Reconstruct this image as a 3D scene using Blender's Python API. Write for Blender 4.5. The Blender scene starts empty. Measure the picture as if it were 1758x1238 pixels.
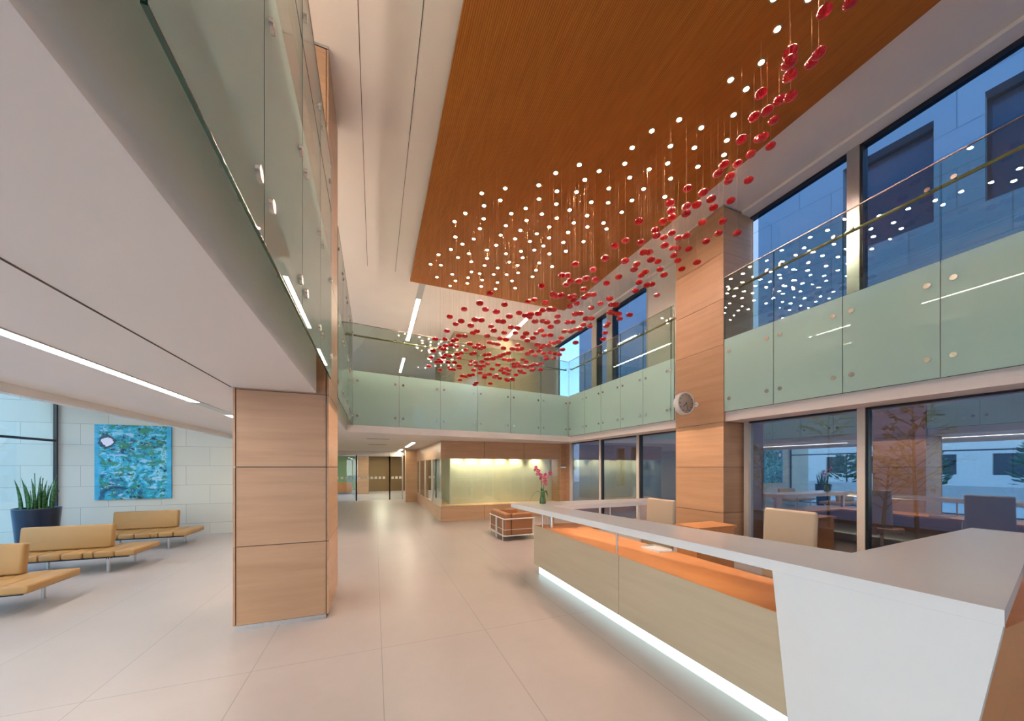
import bpy, math, random
from mathutils import Vector, Matrix
random.seed(7)
PI = math.pi
S = bpy.context.scene
COL = S.collection

# ------------------------------------------------------------------ camera, world, exposure
cam_d = bpy.data.cameras.new('camera')
cam_d.sensor_width = 36.0
cam_d.lens = 596.0 / 1758.0 * 36.0
cam_d.shift_y = (802.0 - 619.0) / 1758.0
cam_d.clip_start = 0.05
cam_d.clip_end = 300
cam = bpy.data.objects.new('camera', cam_d)
COL.objects.link(cam)
cam.location = (0, 0, 1.75)
cam.rotation_euler = (PI / 2, 0, -math.atan(236.0 / 596.0))
S.camera = cam
S.view_settings.view_transform = 'Standard'
S.view_settings.look = 'None'
S.view_settings.gamma = 1.0
S.view_settings.exposure = 1.15
S.view_settings.use_curve_mapping = False

W = bpy.data.worlds.new('sky')
S.world = W
W.use_nodes = True
wn = W.node_tree
wn.nodes.clear()
wo = wn.nodes.new('ShaderNodeOutputWorld')
wb = wn.nodes.new('ShaderNodeBackground')
wt = wn.nodes.new('ShaderNodeTexCoord')
ws = wn.nodes.new('ShaderNodeSeparateXYZ')
wr = wn.nodes.new('ShaderNodeValToRGB')
wn.links.new(wt.outputs['Generated'], ws.inputs[0])
wn.links.new(ws.outputs['Z'], wr.inputs[0])
wn.links.new(wr.outputs[0], wb.inputs['Color'])
wn.links.new(wb.outputs[0], wo.inputs[0])
e = wr.color_ramp.elements
e[0].position = 0.0; e[0].color = (0.90, 0.96, 1.0, 1)
e[1].position = 0.75; e[1].color = (0.11, 0.32, 0.80, 1)
q = e.new(0.22); q.color = (0.70, 0.85, 1.0, 1)
q = e.new(0.42); q.color = (0.20, 0.45, 0.90, 1)
wb.inputs['Strength'].default_value = 2.45

# ------------------------------------------------------------------ helpers
class MB:
    def __init__(s):
        s.v = []; s.f = []; s.m = []; s.sm = []
    def add(s, vs, fs, m=0, smooth=False):
        b = len(s.v)
        s.v += [Vector(p) for p in vs]
        for f in fs:
            s.f.append([b + i for i in f]); s.m.append(m); s.sm.append(smooth)
        return s
    def box(s, x0, x1, y0, y1, z0, z1, m=0):
        if x0 > x1: x0, x1 = x1, x0
        if y0 > y1: y0, y1 = y1, y0
        if z0 > z1: z0, z1 = z1, z0
        vs = [(x0,y0,z0),(x1,y0,z0),(x1,y1,z0),(x0,y1,z0),(x0,y0,z1),(x1,y0,z1),(x1,y1,z1),(x0,y1,z1)]
        return s.add(vs, [(0,3,2,1),(4,5,6,7),(0,1,5,4),(1,2,6,5),(2,3,7,6),(3,0,4,7)], m)
    def prism(s, poly, z0, z1, m=0):
        n = len(poly)
        a = sum(poly[i][0]*poly[(i+1)%n][1]-poly[(i+1)%n][0]*poly[i][1] for i in range(n))
        if a < 0: poly = poly[::-1]
        vs = [(p[0],p[1],z0) for p in poly] + [(p[0],p[1],z1) for p in poly]
        fs = [tuple(range(n-1,-1,-1)), tuple(range(n,2*n))]
        fs += [(i,(i+1)%n,n+(i+1)%n,n+i) for i in range(n)]
        return s.add(vs, fs, m)
    def tube(s, p0, p1, r, n=12, m=0, r1=None, cap=True):
        p0 = Vector(p0); p1 = Vector(p1); r1 = r if r1 is None else r1
        d = (p1-p0).normalized()
        a = d.orthogonal().normalized(); b = d.cross(a)
        vs = []
        for p, rr in ((p0,r),(p1,r1)):
            for i in range(n):
                t = 2*PI*i/n
                vs.append(p + a*rr*math.cos(t) + b*rr*math.sin(t))
        s.add(vs, [(i,(i+1)%n,n+(i+1)%n,n+i) for i in range(n)], m, True)
        if cap: s.add(vs, [tuple(range(n-1,-1,-1)), tuple(range(n,2*n))], m)
        return s
    def path(s, pts, r, n=8, m=0, closed=False):
        pts = [Vector(p) for p in pts]; N = len(pts); rings = []
        up = None
        for i, p in enumerate(pts):
            if closed: d = pts[(i+1)%N]-pts[i-1]
            else: d = pts[min(i+1,N-1)]-pts[max(i-1,0)]
            d.normalize()
            if up is None: a = d.orthogonal().normalized()
            else:
                a = (up - d*up.dot(d)); a.normalize()
            up = a; b = d.cross(a)
            rr = r[i] if isinstance(r,(list,tuple)) else r
            rings.append([p + a*rr*math.cos(2*PI*k/n) + b*rr*math.sin(2*PI*k/n) for k in range(n)])
        vs = [v for R in rings for v in R]; fs = []
        for i in range(N if closed else N-1):
            j = (i+1)%N
            fs += [(i*n+k,i*n+(k+1)%n,j*n+(k+1)%n,j*n+k) for k in range(n)]
        s.add(vs, fs, m, True)
        if not closed: s.add(rings[0]+rings[-1], [tuple(range(n-1,-1,-1)), tuple(range(n,2*n))], m)
        return s
    def lathe(s, prof, n=24, m=0, c=(0,0,0), flute=0, amp=0):
        vs = []; c = Vector(c)
        for r, z in prof:
            for i in range(n):
                t = 2*PI*i/n
                rr = r*(1 + amp*math.cos(flute*t)) if flute else r
                vs.append(c + Vector((rr*math.cos(t), rr*math.sin(t), z)))
        fs = []
        for k in range(len(prof)-1):
            fs += [(k*n+i,k*n+(i+1)%n,(k+1)*n+(i+1)%n,(k+1)*n+i) for i in range(n)]
        s.add(vs, fs, m, True)
        k = len(prof)-1
        if prof[0][0] > 1e-4: s.add(vs[:n], [tuple(range(n-1,-1,-1))], m)
        if prof[-1][0] > 1e-4: s.add(vs[k*n:], [tuple(range(n))], m)
        return s
    def cushion(s, x0, x1, y0, y1, z0, z1, b=0.02, m=0):
        # box with rounded edges: superellipsoid-like rings
        cx, cy, cz = (x0+x1)/2, (y0+y1)/2, (z0+z1)/2
        hx, hy, hz = (x1-x0)/2, (y1-y0)/2, (z1-z0)/2
        b = min(b, hx*.95, hy*.95, hz*.95)
        prof = []
        for k in range(5):
            t = -PI/2 + (PI/2)*k/4
            prof.append((math.cos(t), -hz+b+b*math.sin(t)))
        prof += [(a, -z) for a, z in prof[::-1]]
        vs = []; n = 20
        for a, z in prof:
            ins = b*(1-a)
            for qx, qy, st in ((1,1,0),(-1,1,1),(-1,-1,2),(1,-1,3)):
                for j in range(5):
                    t = (st + j/4)*PI/2
                    rr = b - ins
                    vs.append((cx+qx*(hx-b)+rr*math.cos(t), cy+qy*(hy-b)+rr*math.sin(t), cz+z))
        fs = []; K = len(prof)
        for k in range(K-1):
            fs += [(k*n+i,k*n+(i+1)%n,(k+1)*n+(i+1)%n,(k+1)*n+i) for i in range(n)]
        fs.append(tuple(range(n-1,-1,-1))); fs.append(tuple(range((K-1)*n,K*n)))
        return s.add(vs, fs, m, True)
    def xf(s, M):
        s.v = [M @ p for p in s.v]; return s
    def build(s, name, mats, parent=None, local=False):
        off = Vector((0,0,0))
        if parent is not None and not local:
            o = parent
            while o is not None: off += o.location; o = o.parent
        me = bpy.data.meshes.new(name)
        me.from_pydata([tuple(p-off) for p in s.v], [], s.f)
        if not isinstance(mats, (list, tuple)): mats = [mats]
        for mt in mats: me.materials.append(mt)
        for i, p in enumerate(me.polygons):
            p.material_index = s.m[i]; p.use_smooth = s.sm[i]
        me.update()
        ob = bpy.data.objects.new(name, me)
        COL.objects.link(ob)
        if parent is not None: ob.parent = parent
        return ob

def tag(o, label, cat, group=None, kind=None):
    o['label'] = label; o['category'] = cat
    if group: o['group'] = group
    if kind: o['kind'] = kind
    return o
def empty(name, loc, label, cat, group=None, rz=0, kind=None):
    o = bpy.data.objects.new(name, None); COL.objects.link(o)
    o.empty_display_size = .1
    o.location = loc; o.rotation_euler = (0,0,rz)
    return tag(o, label, cat, group, kind)
def struct(name, mb, mats, label, cat):
    return tag(mb.build(name, mats), label, cat, None, 'structure')
def copy_tree(o, parent=None):
    c = o.copy(); COL.objects.link(c); c.parent = parent
    for ch in list(o.children): copy_tree(ch, c)
    return c

# ------------------------------------------------------------------ materials
def newmat(name):
    m = bpy.data.materials.new(name); m.use_nodes = True
    nt = m.node_tree; nt.nodes.clear()
    out = nt.nodes.new('ShaderNodeOutputMaterial')
    return m, nt, out
def N(nt, t, **kw):
    n = nt.nodes.new(t)
    for k, v in kw.items(): setattr(n, k, v)
    return n
def L(nt, a, b): nt.links.new(a, b)
def math_n(nt, op, a, b=None, c=None):
    n = N(nt, 'ShaderNodeMath', operation=op)
    for i, x in enumerate((a, b, c)):
        if x is None: continue
        if isinstance(x, (int, float)): n.inputs[i].default_value = x
        else: L(nt, x, n.inputs[i])
    return n.outputs[0]
def ramp(nt, fac, stops):
    r = N(nt, 'ShaderNodeValToRGB'); el = r.color_ramp.elements
    el[0].position, el[0].color = stops[0][0], (*stops[0][1], 1)
    el[1].position, el[1].color = stops[-1][0], (*stops[-1][1], 1)
    for p, c in stops[1:-1]:
        x = el.new(p); x.color = (*c, 1)
    L(nt, fac, r.inputs[0]); return r.outputs[0]
def mixc(nt, fac, a, b, blend='MIX'):
    n = N(nt, 'ShaderNodeMix', data_type='RGBA', blend_type=blend)
    for sock, x in ((n.inputs[0], fac), (n.inputs[6], a), (n.inputs[7], b)):
        if isinstance(x, (int, float)): sock.default_value = x
        elif isinstance(x, tuple): sock.default_value = (*x, 1)
        else: L(nt, x, sock)
    return n.outputs[2]
def princ(nt, out, col, rough=.5, metal=0, spec=.5, bump=None, bstr=.1, **kw):
    p = N(nt, 'ShaderNodeBsdfPrincipled')
    if isinstance(col, tuple): p.inputs['Base Color'].default_value = (*col, 1)
    else: L(nt, col, p.inputs['Base Color'])
    if isinstance(rough, (int, float)): p.inputs['Roughness'].default_value = rough
    else: L(nt, rough, p.inputs['Roughness'])
    p.inputs['Metallic'].default_value = metal
    p.inputs['Specular IOR Level'].default_value = spec
    for k, v in kw.items(): p.inputs[k.replace('_', ' ')].default_value = v
    if bump is not None:
        b = N(nt, 'ShaderNodeBump'); b.inputs['Strength'].default_value = bstr
        b.inputs['Distance'].default_value = .01
        L(nt, bump, b.inputs['Height']); L(nt, b.outputs[0], p.inputs['Normal'])
    L(nt, p.outputs[0], out.inputs[0]); return p
def objco(nt, scale=(1,1,1), rnd=False, loc=(0,0,0)):
    tc = N(nt, 'ShaderNodeTexCoord'); mp = N(nt, 'ShaderNodeMapping')
    mp.inputs['Scale'].default_value = scale; mp.inputs['Location'].default_value = loc
    src = tc.outputs['Object']
    if rnd:
        oi = N(nt, 'ShaderNodeObjectInfo'); va = N(nt, 'ShaderNodeVectorMath', operation='ADD')
        cm = N(nt, 'ShaderNodeCombineXYZ'); r = math_n(nt, 'MULTIPLY', oi.outputs['Random'], 37.0)
        for i in range(3): L(nt, r, cm.inputs[i])
        L(nt, src, va.inputs[0]); L(nt, cm.outputs[0], va.inputs[1]); src = va.outputs[0]
    L(nt, src, mp.inputs['Vector']); return mp.outputs[0]
def noise(nt, vec, scale=5, detail=4, rough=.5):
    n = N(nt, 'ShaderNodeTexNoise'); n.inputs['Scale'].default_value = scale
    n.inputs['Detail'].default_value = detail; n.inputs['Roughness'].default_value = rough
    L(nt, vec, n.inputs['Vector']); return n.outputs['Fac']

def paint(name, c, rough=.6, var=.04, spec=.3):
    m, nt, out = newmat(name)
    f = noise(nt, objco(nt), 1.3, 3)
    c2 = tuple(max(0, x*(1-2*var)) for x in c)
    princ(nt, out, mixc(nt, f, c, c2), rough, 0, spec); return m
def wood(name, a, b, dark, rough=.38, sc=(.45,.45,7)):
    m, nt, out = newmat(name)
    v = objco(nt, sc, True)
    f1 = noise(nt, v, 1.6, 6, .6); v2 = objco(nt, (sc[0]*2.4, sc[1]*2.4, sc[2]*5), True)
    f2 = noise(nt, v2, 3.0, 3, .6)
    col = ramp(nt, f1, [(.22, dark), (.45, b), (.68, a)])
    col = mixc(nt, math_n(nt, 'MULTIPLY', f2, .35), col, tuple(x*.72 for x in b))
    oi = N(nt, 'ShaderNodeObjectInfo')
    vv = math_n(nt, 'MULTIPLY_ADD', oi.outputs['Random'], .16, .92)
    hs = N(nt, 'ShaderNodeHueSaturation'); L(nt, vv, hs.inputs['Value']); L(nt, col, hs.inputs['Color'])
    princ(nt, out, hs.outputs[0], rough, 0, .4, f2, .04); return m
def metal(name, c, rough=.25):
    m, nt, out = newmat(name)
    f = noise(nt, objco(nt, (1,1,1)), 30, 2)
    princ(nt, out, mixc(nt, f, c, tuple(x*.85 for x in c)), rough, 1.0); return m
def plain(name, c, rough=.5, spec=.5, var=.06, nscale=8, **kw):
    m, nt, out = newmat(name)
    f = noise(nt, objco(nt), nscale, 3)
    princ(nt, out, mixc(nt, f, c, tuple(x*(1-var*2) for x in c)), rough, 0, spec, f, .03, **kw); return m
def emit(name, c, st):
    m, nt, out = newmat(name)
    en = N(nt, 'ShaderNodeEmission'); en.inputs[0].default_value = (*c, 1); en.inputs[1].default_value = st
    L(nt, en.outputs[0], out.inputs[0]); return m
def glass(name, tint, f0=.06, rough=0.0, body=0.0, bodycol=(.5,.7,.65)):
    # architectural glass: tinted see-through sheet plus Fresnel mirror, same from both sides
    m, nt, out = newmat(name)
    ge = N(nt, 'ShaderNodeNewGeometry')
    dt = N(nt, 'ShaderNodeVectorMath', operation='DOT_PRODUCT')
    L(nt, ge.outputs['Normal'], dt.inputs[0]); L(nt, ge.outputs['Incoming'], dt.inputs[1])
    ab = math_n(nt, 'ABSOLUTE', dt.outputs['Value'])
    inv = math_n(nt, 'SUBTRACT', 1.0, ab)
    fr = math_n(nt, 'MULTIPLY_ADD', math_n(nt, 'POWER', inv, 4.6), 1-f0, f0)
    tr = N(nt, 'ShaderNodeBsdfTransparent'); tr.inputs[0].default_value = (*tint, 1)
    src = tr.outputs[0]
    if body > 0:
        df = N(nt, 'ShaderNodeBsdfDiffuse'); df.inputs[0].default_value = (*bodycol, 1)
        mx0 = N(nt, 'ShaderNodeMixShader'); mx0.inputs[0].default_value = body
        L(nt, src, mx0.inputs[1]); L(nt, df.outputs[0], mx0.inputs[2]); src = mx0.outputs[0]
    gl = N(nt, 'ShaderNodeBsdfGlossy'); gl.inputs['Roughness'].default_value = rough
    mx = N(nt, 'ShaderNodeMixShader')
    L(nt, fr, mx.inputs[0]); L(nt, src, mx.inputs[1]); L(nt, gl.outputs[0], mx.inputs[2])
    L(nt, mx.outputs[0], out.inputs[0]); return m

M = {}
M['ceil'] = paint('white_ceiling_paint', (.84,.76,.70), .7)
M['soffit'] = paint('soffit_paint', (.82,.77,.73), .55, .03)
M['fascia'] = paint('slab_fascia_paint', (.93,.81,.76), .45)
M['white'] = paint('white_satin', (.80,.78,.76), .35, .02)
M['dark'] = plain('dark_shadow_gap', (.035,.03,.025), .6)
M['black'] = plain('black_frame', (.015,.017,.02), .35)
M['mull'] = plain('pale_mullion', (.62,.55,.49), .35)
M['alu'] = metal('aluminium', (.62,.62,.62), .3)
M['steel'] = metal('brushed_steel', (.75,.72,.68), .22)
M['cap'] = metal('bronze_cap', (.40,.32,.26), .4)
M['brass'] = metal('olive_brass_rail', (.42,.38,.18), .35)
M['wood'] = wood('oak_veneer', (.57,.33,.19), (.51,.29,.16), (.43,.235,.125))
M['wood_desk'] = wood('pale_desk_veneer', (.70,.56,.39), (.66,.52,.355), (.62,.48,.32), .4)
M['wood_work'] = wood('orange_work_surface', (.90,.42,.17), (.86,.38,.145), (.78,.33,.12), .35, (1.2,1.2,1.2))
M['wood_plinth'] = wood('walnut_plinth', (.68,.41,.235), (.62,.37,.205), (.54,.315,.17))
M['glass_low'] = glass('clear_lower_glass', (.94,.97,.95), .05)
M['glass'] = glass('clear_balustrade_glass', (.80,.88,.84), .055)
M['glass_win'] = glass('tinted_window_glass', (.50,.63,.74), .09)
M['glass_dark'] = glass('dark_window_glass', (.56,.64,.68), .33)
M['glass_clear'] = glass('clear_partition_glass', (.90,.94,.92), .045)
M['glass_left'] = glass('facade_glass', (.90,.94,.88), .05)
M['mirror_edge'] = plain('glass_edge_green', (.02,.09,.065), .15)

def frosted():
    m, nt, out = newmat('frosted_glass')
    f = noise(nt, objco(nt), .8, 2)
    col = mixc(nt, f, (.62,.90,.84), (.66,.92,.87))
    df = N(nt, 'ShaderNodeBsdfDiffuse'); L(nt, col, df.inputs[0])
    tl = N(nt, 'ShaderNodeBsdfTranslucent'); tl.inputs[0].default_value = (.75,.92,.82,1)
    mx = N(nt, 'ShaderNodeMixShader'); mx.inputs[0].default_value = .45
    L(nt, df.outputs[0], mx.inputs[1]); L(nt, tl.outputs[0], mx.inputs[2])
    ge = N(nt, 'ShaderNodeNewGeometry'); dt = N(nt, 'ShaderNodeVectorMath', operation='DOT_PRODUCT')
    L(nt, ge.outputs['Normal'], dt.inputs[0]); L(nt, ge.outputs['Incoming'], dt.inputs[1])
    inv = math_n(nt, 'SUBTRACT', 1.0, math_n(nt, 'ABSOLUTE', dt.outputs['Value']))
    fr = math_n(nt, 'MULTIPLY_ADD', math_n(nt, 'POWER', inv, 4.6), .94, .05)
    gl = N(nt, 'ShaderNodeBsdfGlossy'); gl.inputs['Roughness'].default_value = 0.0
    m2 = N(nt, 'ShaderNodeMixShader'); L(nt, fr, m2.inputs[0]); L(nt, mx.outputs[0], m2.inputs[1]); L(nt, gl.outputs[0], m2.inputs[2])
    L(nt, m2.outputs[0], out.inputs[0]); return m
M['frost'] = frosted()
M['ledplinth'] = emit('led_plinth_glow', (.74,.97,1.0), 1.0)
M['under'] = emit('under_counter_led', (1.0,.80,.55), 3.0)
M['strip'] = emit('strip_diffuser', (1.0,.94,.86), 17.0)
M['strip_hall'] = emit('hall_strip_diffuser', (1.0,.90,.68), 22.0)
M['fill_uplight'] = emit('fill_uplight_lens', (1.0,.84,.74), 9.0)  # emitter of the added gallery uplighters
M['spot'] = emit('downlight_lens', (1.0,.76,.61), 960.0)
M['red'] = None

def redglass():
    m, nt, out = newmat('red_glass')
    v = objco(nt); sp = N(nt, 'ShaderNodeSeparateXYZ'); L(nt, v, sp.inputs[0])
    f = noise(nt, v, 30, 2)
    ang = math_n(nt, 'ARCTAN2', sp.outputs[1], sp.outputs[0])
    ribs = math_n(nt, 'SINE', math_n(nt, 'MULTIPLY', ang, 22.0))
    col = mixc(nt, math_n(nt, 'MULTIPLY_ADD', ribs, .3, .4), (1.0,.02,.015), (.60,.0,.004))
    col = mixc(nt, math_n(nt, 'MULTIPLY', f, .3), col, (.5,.0,.01))
    p = princ(nt, out, col, .07, 0, .6, ribs, .35)
    p.inputs['Transmission Weight'].default_value = .6
    return m
M['red'] = redglass()

def floor_mat():
    m, nt, out = newmat('cream_stone_floor')
    v = objco(nt); sp = N(nt, 'ShaderNodeSeparateXYZ'); L(nt, v, sp.inputs[0])
    def joint(sock, off, pitch, w):
        a = math_n(nt, 'MODULO', math_n(nt, 'ADD', sock, 200*pitch - off), pitch)
        a = math_n(nt, 'ABSOLUTE', math_n(nt, 'SUBTRACT', a, pitch/2))
        return math_n(nt, 'GREATER_THAN', a, pitch/2 - w)
    jx = joint(sp.outputs[0], .063, 1.043, .0028); jy = joint(sp.outputs[1], 3.58, 4.71, .0028)
    j = math_n(nt, 'MAXIMUM', jx, jy)
    f1 = noise(nt, v, 1.1, 6, .6); f2 = noise(nt, v, 14, 4, .7)
    ix = math_n(nt, 'FLOOR', math_n(nt, 'DIVIDE', math_n(nt, 'SUBTRACT', sp.outputs[0], .063), 1.043))
    iy = math_n(nt, 'FLOOR', math_n(nt, 'DIVIDE', math_n(nt, 'SUBTRACT', sp.outputs[1], 3.58), 4.71))
    cm = N(nt, 'ShaderNodeCombineXYZ'); L(nt, ix, cm.inputs[0]); L(nt, iy, cm.inputs[1])
    wn_ = N(nt, 'ShaderNodeTexWhiteNoise', noise_dimensions='2D'); L(nt, cm.outputs[0], wn_.inputs['Vector'])
    col = ramp(nt, f1, [(.3, (.41,.355,.325)), (.7, (.47,.41,.375))])
    col = mixc(nt, math_n(nt, 'MULTIPLY', f2, .25), col, (.37,.32,.285))
    col = mixc(nt, math_n(nt, 'MULTIPLY', wn_.outputs['Value'], .22), col, (.40,.345,.30))
    col = mixc(nt, math_n(nt, 'MULTIPLY', j, .6), col, (.16,.13,.11))
    rg = math_n(nt, 'MULTIPLY_ADD', f1, .10, .31)
    princ(nt, out, col, rg, 0, .5, math_n(nt, 'SUBTRACT', 1.0, j), .02); return m
M['floor'] = floor_mat()

def tile_mat(name, axis, w, h, base, offx=0., offz=0., mortar=0.004, dark=.55, stag=.5):
    m, nt, out = newmat(name)
    v = objco(nt); sp = N(nt, 'ShaderNodeSeparateXYZ'); L(nt, v, sp.inputs[0])
    cm = N(nt, 'ShaderNodeCombineXYZ')
    L(nt, math_n(nt, 'SUBTRACT', sp.outputs[axis], offx), cm.inputs[0])
    L(nt, math_n(nt, 'SUBTRACT', sp.outputs[2], offz), cm.inputs[1])
    br = N(nt, 'ShaderNodeTexBrick'); br.offset = stag
    br.inputs['Scale'].default_value = 1; br.inputs['Brick Width'].default_value = w
    br.inputs['Row Height'].default_value = h; br.inputs['Mortar Size'].default_value = mortar
    br.inputs['Mortar Smooth'].default_value = 0.1
    br.inputs['Color1'].default_value = (*base, 1); br.inputs['Color2'].default_value = (*[x*.93 for x in base], 1)
    br.inputs['Mortar'].default_value = (*[x*dark for x in base], 1)
    L(nt, cm.outputs[0], br.inputs['Vector'])
    f = noise(nt, v, 2.2, 6, .65)
    col = mixc(nt, math_n(nt, 'MULTIPLY', f, .3), br.outputs['Color'], tuple(x*.8 for x in base))
    princ(nt, out, col, .5, 0, .3, f, .05); return m
M['stone'] = tile_mat('limestone_tiles', 0, .98, .497, (.62,.575,.49), -6.47, .79, .004, .45)
M['facade'] = tile_mat('facade_stone', 0, 1.6, 1.0, (.24,.27,.29), 0, .2, .012, .5)
M['brownwall'] = tile_mat('upper_wall_panels', 0, 1.15, 1.28, (.50,.38,.24), 2.65, 4.35, .01, .35, 0)

def ceilwood():
    m, nt, out = newmat('slatted_oak_ceiling')
    v = objco(nt); sp = N(nt, 'ShaderNodeSeparateXYZ'); L(nt, v, sp.inputs[0])
    fr = math_n(nt, 'FRACT', math_n(nt, 'DIVIDE', math_n(nt, 'ADD', sp.outputs[0], 50), .024))
    gr = math_n(nt, 'LESS_THAN', fr, .22)
    cm = N(nt, 'ShaderNodeCombineXYZ')
    L(nt, math_n(nt, 'FLOOR', math_n(nt, 'DIVIDE', sp.outputs[0], .60)), cm.inputs[0])
    L(nt, math_n(nt, 'FLOOR', math_n(nt, 'DIVIDE', math_n(nt, 'ADD', sp.outputs[1], .3), 2.4)), cm.inputs[1])
    wn_ = N(nt, 'ShaderNodeTexWhiteNoise', noise_dimensions='2D'); L(nt, cm.outputs[0], wn_.inputs['Vector'])
    f = noise(nt, objco(nt, (14,1,1)), 3, 4)
    col = ramp(nt, f, [(.3, (.42,.130,.016)), (.7, (.53,.178,.026))])
    col = mixc(nt, math_n(nt, 'MULTIPLY', wn_.outputs['Value'], .30), col, (.35,.10,.014))
    col = mixc(nt, math_n(nt, 'MULTIPLY', gr, .62), col, (.09,.028,.006))
    princ(nt, out, col, .5, 0, .25, math_n(nt, 'SUBTRACT', 1.0, gr), .15); return m
M['ceilwood'] = ceilwood()

def artwork():
    m, nt, out = newmat('abstract_painting')
    v = objco(nt)
    n1 = N(nt, 'ShaderNodeTexNoise'); n1.inputs['Scale'].default_value = 2.7; n1.inputs['Detail'].default_value = 9
    n1.inputs['Roughness'].default_value = .68; n1.inputs['Distortion'].default_value = 1.3; L(nt, v, n1.inputs['Vector'])
    col = ramp(nt, n1.outputs['Fac'], [(.30,(.01,.01,.07)),(.40,(.005,.12,.20)),(.46,(.01,.30,.42)),(.53,(.03,.42,.62)),
                                       (.60,(.30,.62,.80)),(.66,(.04,.30,.22)),(.74,(.65,.62,.30))])
    n2 = N(nt, 'ShaderNodeTexNoise'); n2.inputs['Scale'].default_value = 5.5; n2.inputs['Detail'].default_value = 6
    n2.inputs['Distortion'].default_value = .8
    L(nt, objco(nt, (1,1,1.6), False, (3,1,7)), n2.inputs['Vector'])
    g = math_n(nt, 'GREATER_THAN', n2.outputs['Fac'], .55)
    col = mixc(nt, math_n(nt, 'MULTIPLY', g, .85), col, (.02,.20,.10))
    n3 = noise(nt, objco(nt, (1,1,2), False, (9,2,4)), 6, 5, .7)
    col = mixc(nt, math_n(nt, 'GREATER_THAN', n3, .645), col, (.03,.02,.07))
    sp = N(nt, 'ShaderNodeSeparateXYZ'); L(nt, v, sp.inputs[0])
    sp = N(nt, 'ShaderNodeSeparateXYZ'); L(nt, v, sp.inputs[0])
    n4 = noise(nt, objco(nt, (1,1,2.2), False, (1,5,2)), 4.5, 6, .7)
    col = mixc(nt, math_n(nt, 'MULTIPLY', math_n(nt, 'GREATER_THAN', n4, .60), .8), col, (.40,.58,.80))
    n5 = noise(nt, objco(nt, (1.6,1,3), False, (4,8,1)), 7, 5, .75)
    col = mixc(nt, math_n(nt, 'GREATER_THAN', n5, .63), col, (.55,.50,.18))
    n6 = noise(nt, objco(nt, (1.3,1,1.5), False, (6,3,8)), 5, 7, .75)
    col = mixc(nt, math_n(nt, 'GREATER_THAN', n6, .585), col, (.008,.015,.05))
    edge = math_n(nt, 'ADD', math_n(nt, 'ABSOLUTE', sp.outputs[0]), math_n(nt, 'MULTIPLY', n3, .12))
    ex = math_n(nt, 'GREATER_THAN', edge, .68)
    col = mixc(nt, math_n(nt, 'MULTIPLY', ex, .75), col, (.04,.38,.62))
    def dist(cx, cz):
        a = math_n(nt, 'POWER', math_n(nt, 'SUBTRACT', sp.outputs[0], cx), 2)
        b = math_n(nt, 'POWER', math_n(nt, 'SUBTRACT', sp.outputs[2], cz), 2)
        return math_n(nt, 'SQRT', math_n(nt, 'ADD', a, b))
    d = math_n(nt, 'ADD', dist(-.49, .50), math_n(nt, 'MULTIPLY', math_n(nt, 'SUBTRACT', n6, .5), .35))
    col = mixc(nt, math_n(nt, 'MULTIPLY', math_n(nt, 'LESS_THAN', d, .165), .85), col, (.01,.02,.05))
    d = math_n(nt, 'ADD', dist(-.48, .49), math_n(nt, 'MULTIPLY', math_n(nt, 'SUBTRACT', n4, .5), .15))
    col = mixc(nt, math_n(nt, 'LESS_THAN', d, .105), col, (.80,.72,.82))
    princ(nt, out, col, .45, 0, .4, n1.outputs['Fac'], .3); return m
M['art'] = artwork()
M["counter"] = plain("white_solid_surface", (.88,.86,.86), .22, .5, .01)
M["dial"] = plain("clock_dial", (.55,.46,.38), .5)
M["tube"] = plain("white_tube", (.80,.77,.74), .3)
M['leather'] = plain('tan_leather', (.46,.25,.085), .42, .45, .06, 6)
M['sofa'] = plain('brown_leather', (.40,.17,.07), .4, .45, .06, 6)
M['chair'] = plain('beige_leather', (.56,.43,.31), .45, .4, .04, 6)
M['wire'] = plain('dull_wire', (.55,.28,.12), .6)
M['pot'] = plain('navy_pot', (.010,.020,.045), .3)
M['soil'] = plain('dark_soil', (.03,.022,.015), .9)
def leafmat(name, a, b, sc=9):
    m, nt, out = newmat(name)
    f = noise(nt, objco(nt, (1,1,2.5)), sc, 3)
    princ(nt, out, ramp(nt, f, [(.38, a), (.6, b)]), .45, 0, .4); return m
M['leaf'] = leafmat('snake_plant_leaf', (.012,.07,.018), (.07,.20,.06), 14)
M['leaf_tree'] = leafmat('courtyard_leaf', (.09,.12,.03), (.20,.21,.07))
M['leaf_bright'] = leafmat('garden_leaf', (.03,.12,.04), (.09,.26,.08))
M['bark'] = plain('bark', (.10,.07,.05), .8)
M['petal'] = leafmat('orchid_petal', (.75,.03,.12), (.85,.30,.40), 30)
M['stem'] = plain('orchid_stem', (.04,.10,.03), .5)
M['vase'] = plain('green_glass_vase', (.12,.20,.07), .15)
M['paving'] = plain('pale_paving', (.75,.76,.76), .6)
M['court'] = plain('courtyard_paving', (.10,.10,.11), .7)
M['render'] = plain('pale_render', (.75,.78,.78), .7)
M['darkbox'] = plain('dark_planter', (.035,.035,.05), .45)
M['winhole'] = plain('shaded_window_glass', (.03,.035,.045), .2)
M['carpet'] = plain('gold_brown_wall', (.22,.12,.03), .6)
M['washwall'] = plain('cream_back_glass', (.70,.72,.56), .25)
M["greenwall"] = plain("olive_green_wall", (.30,.34,.10), .7)
M['orange'] = plain('orange_furniture', (.60,.20,.04), .5)
M['decal'] = plain('white_marking', (.85,.83,.75), .6)
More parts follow.
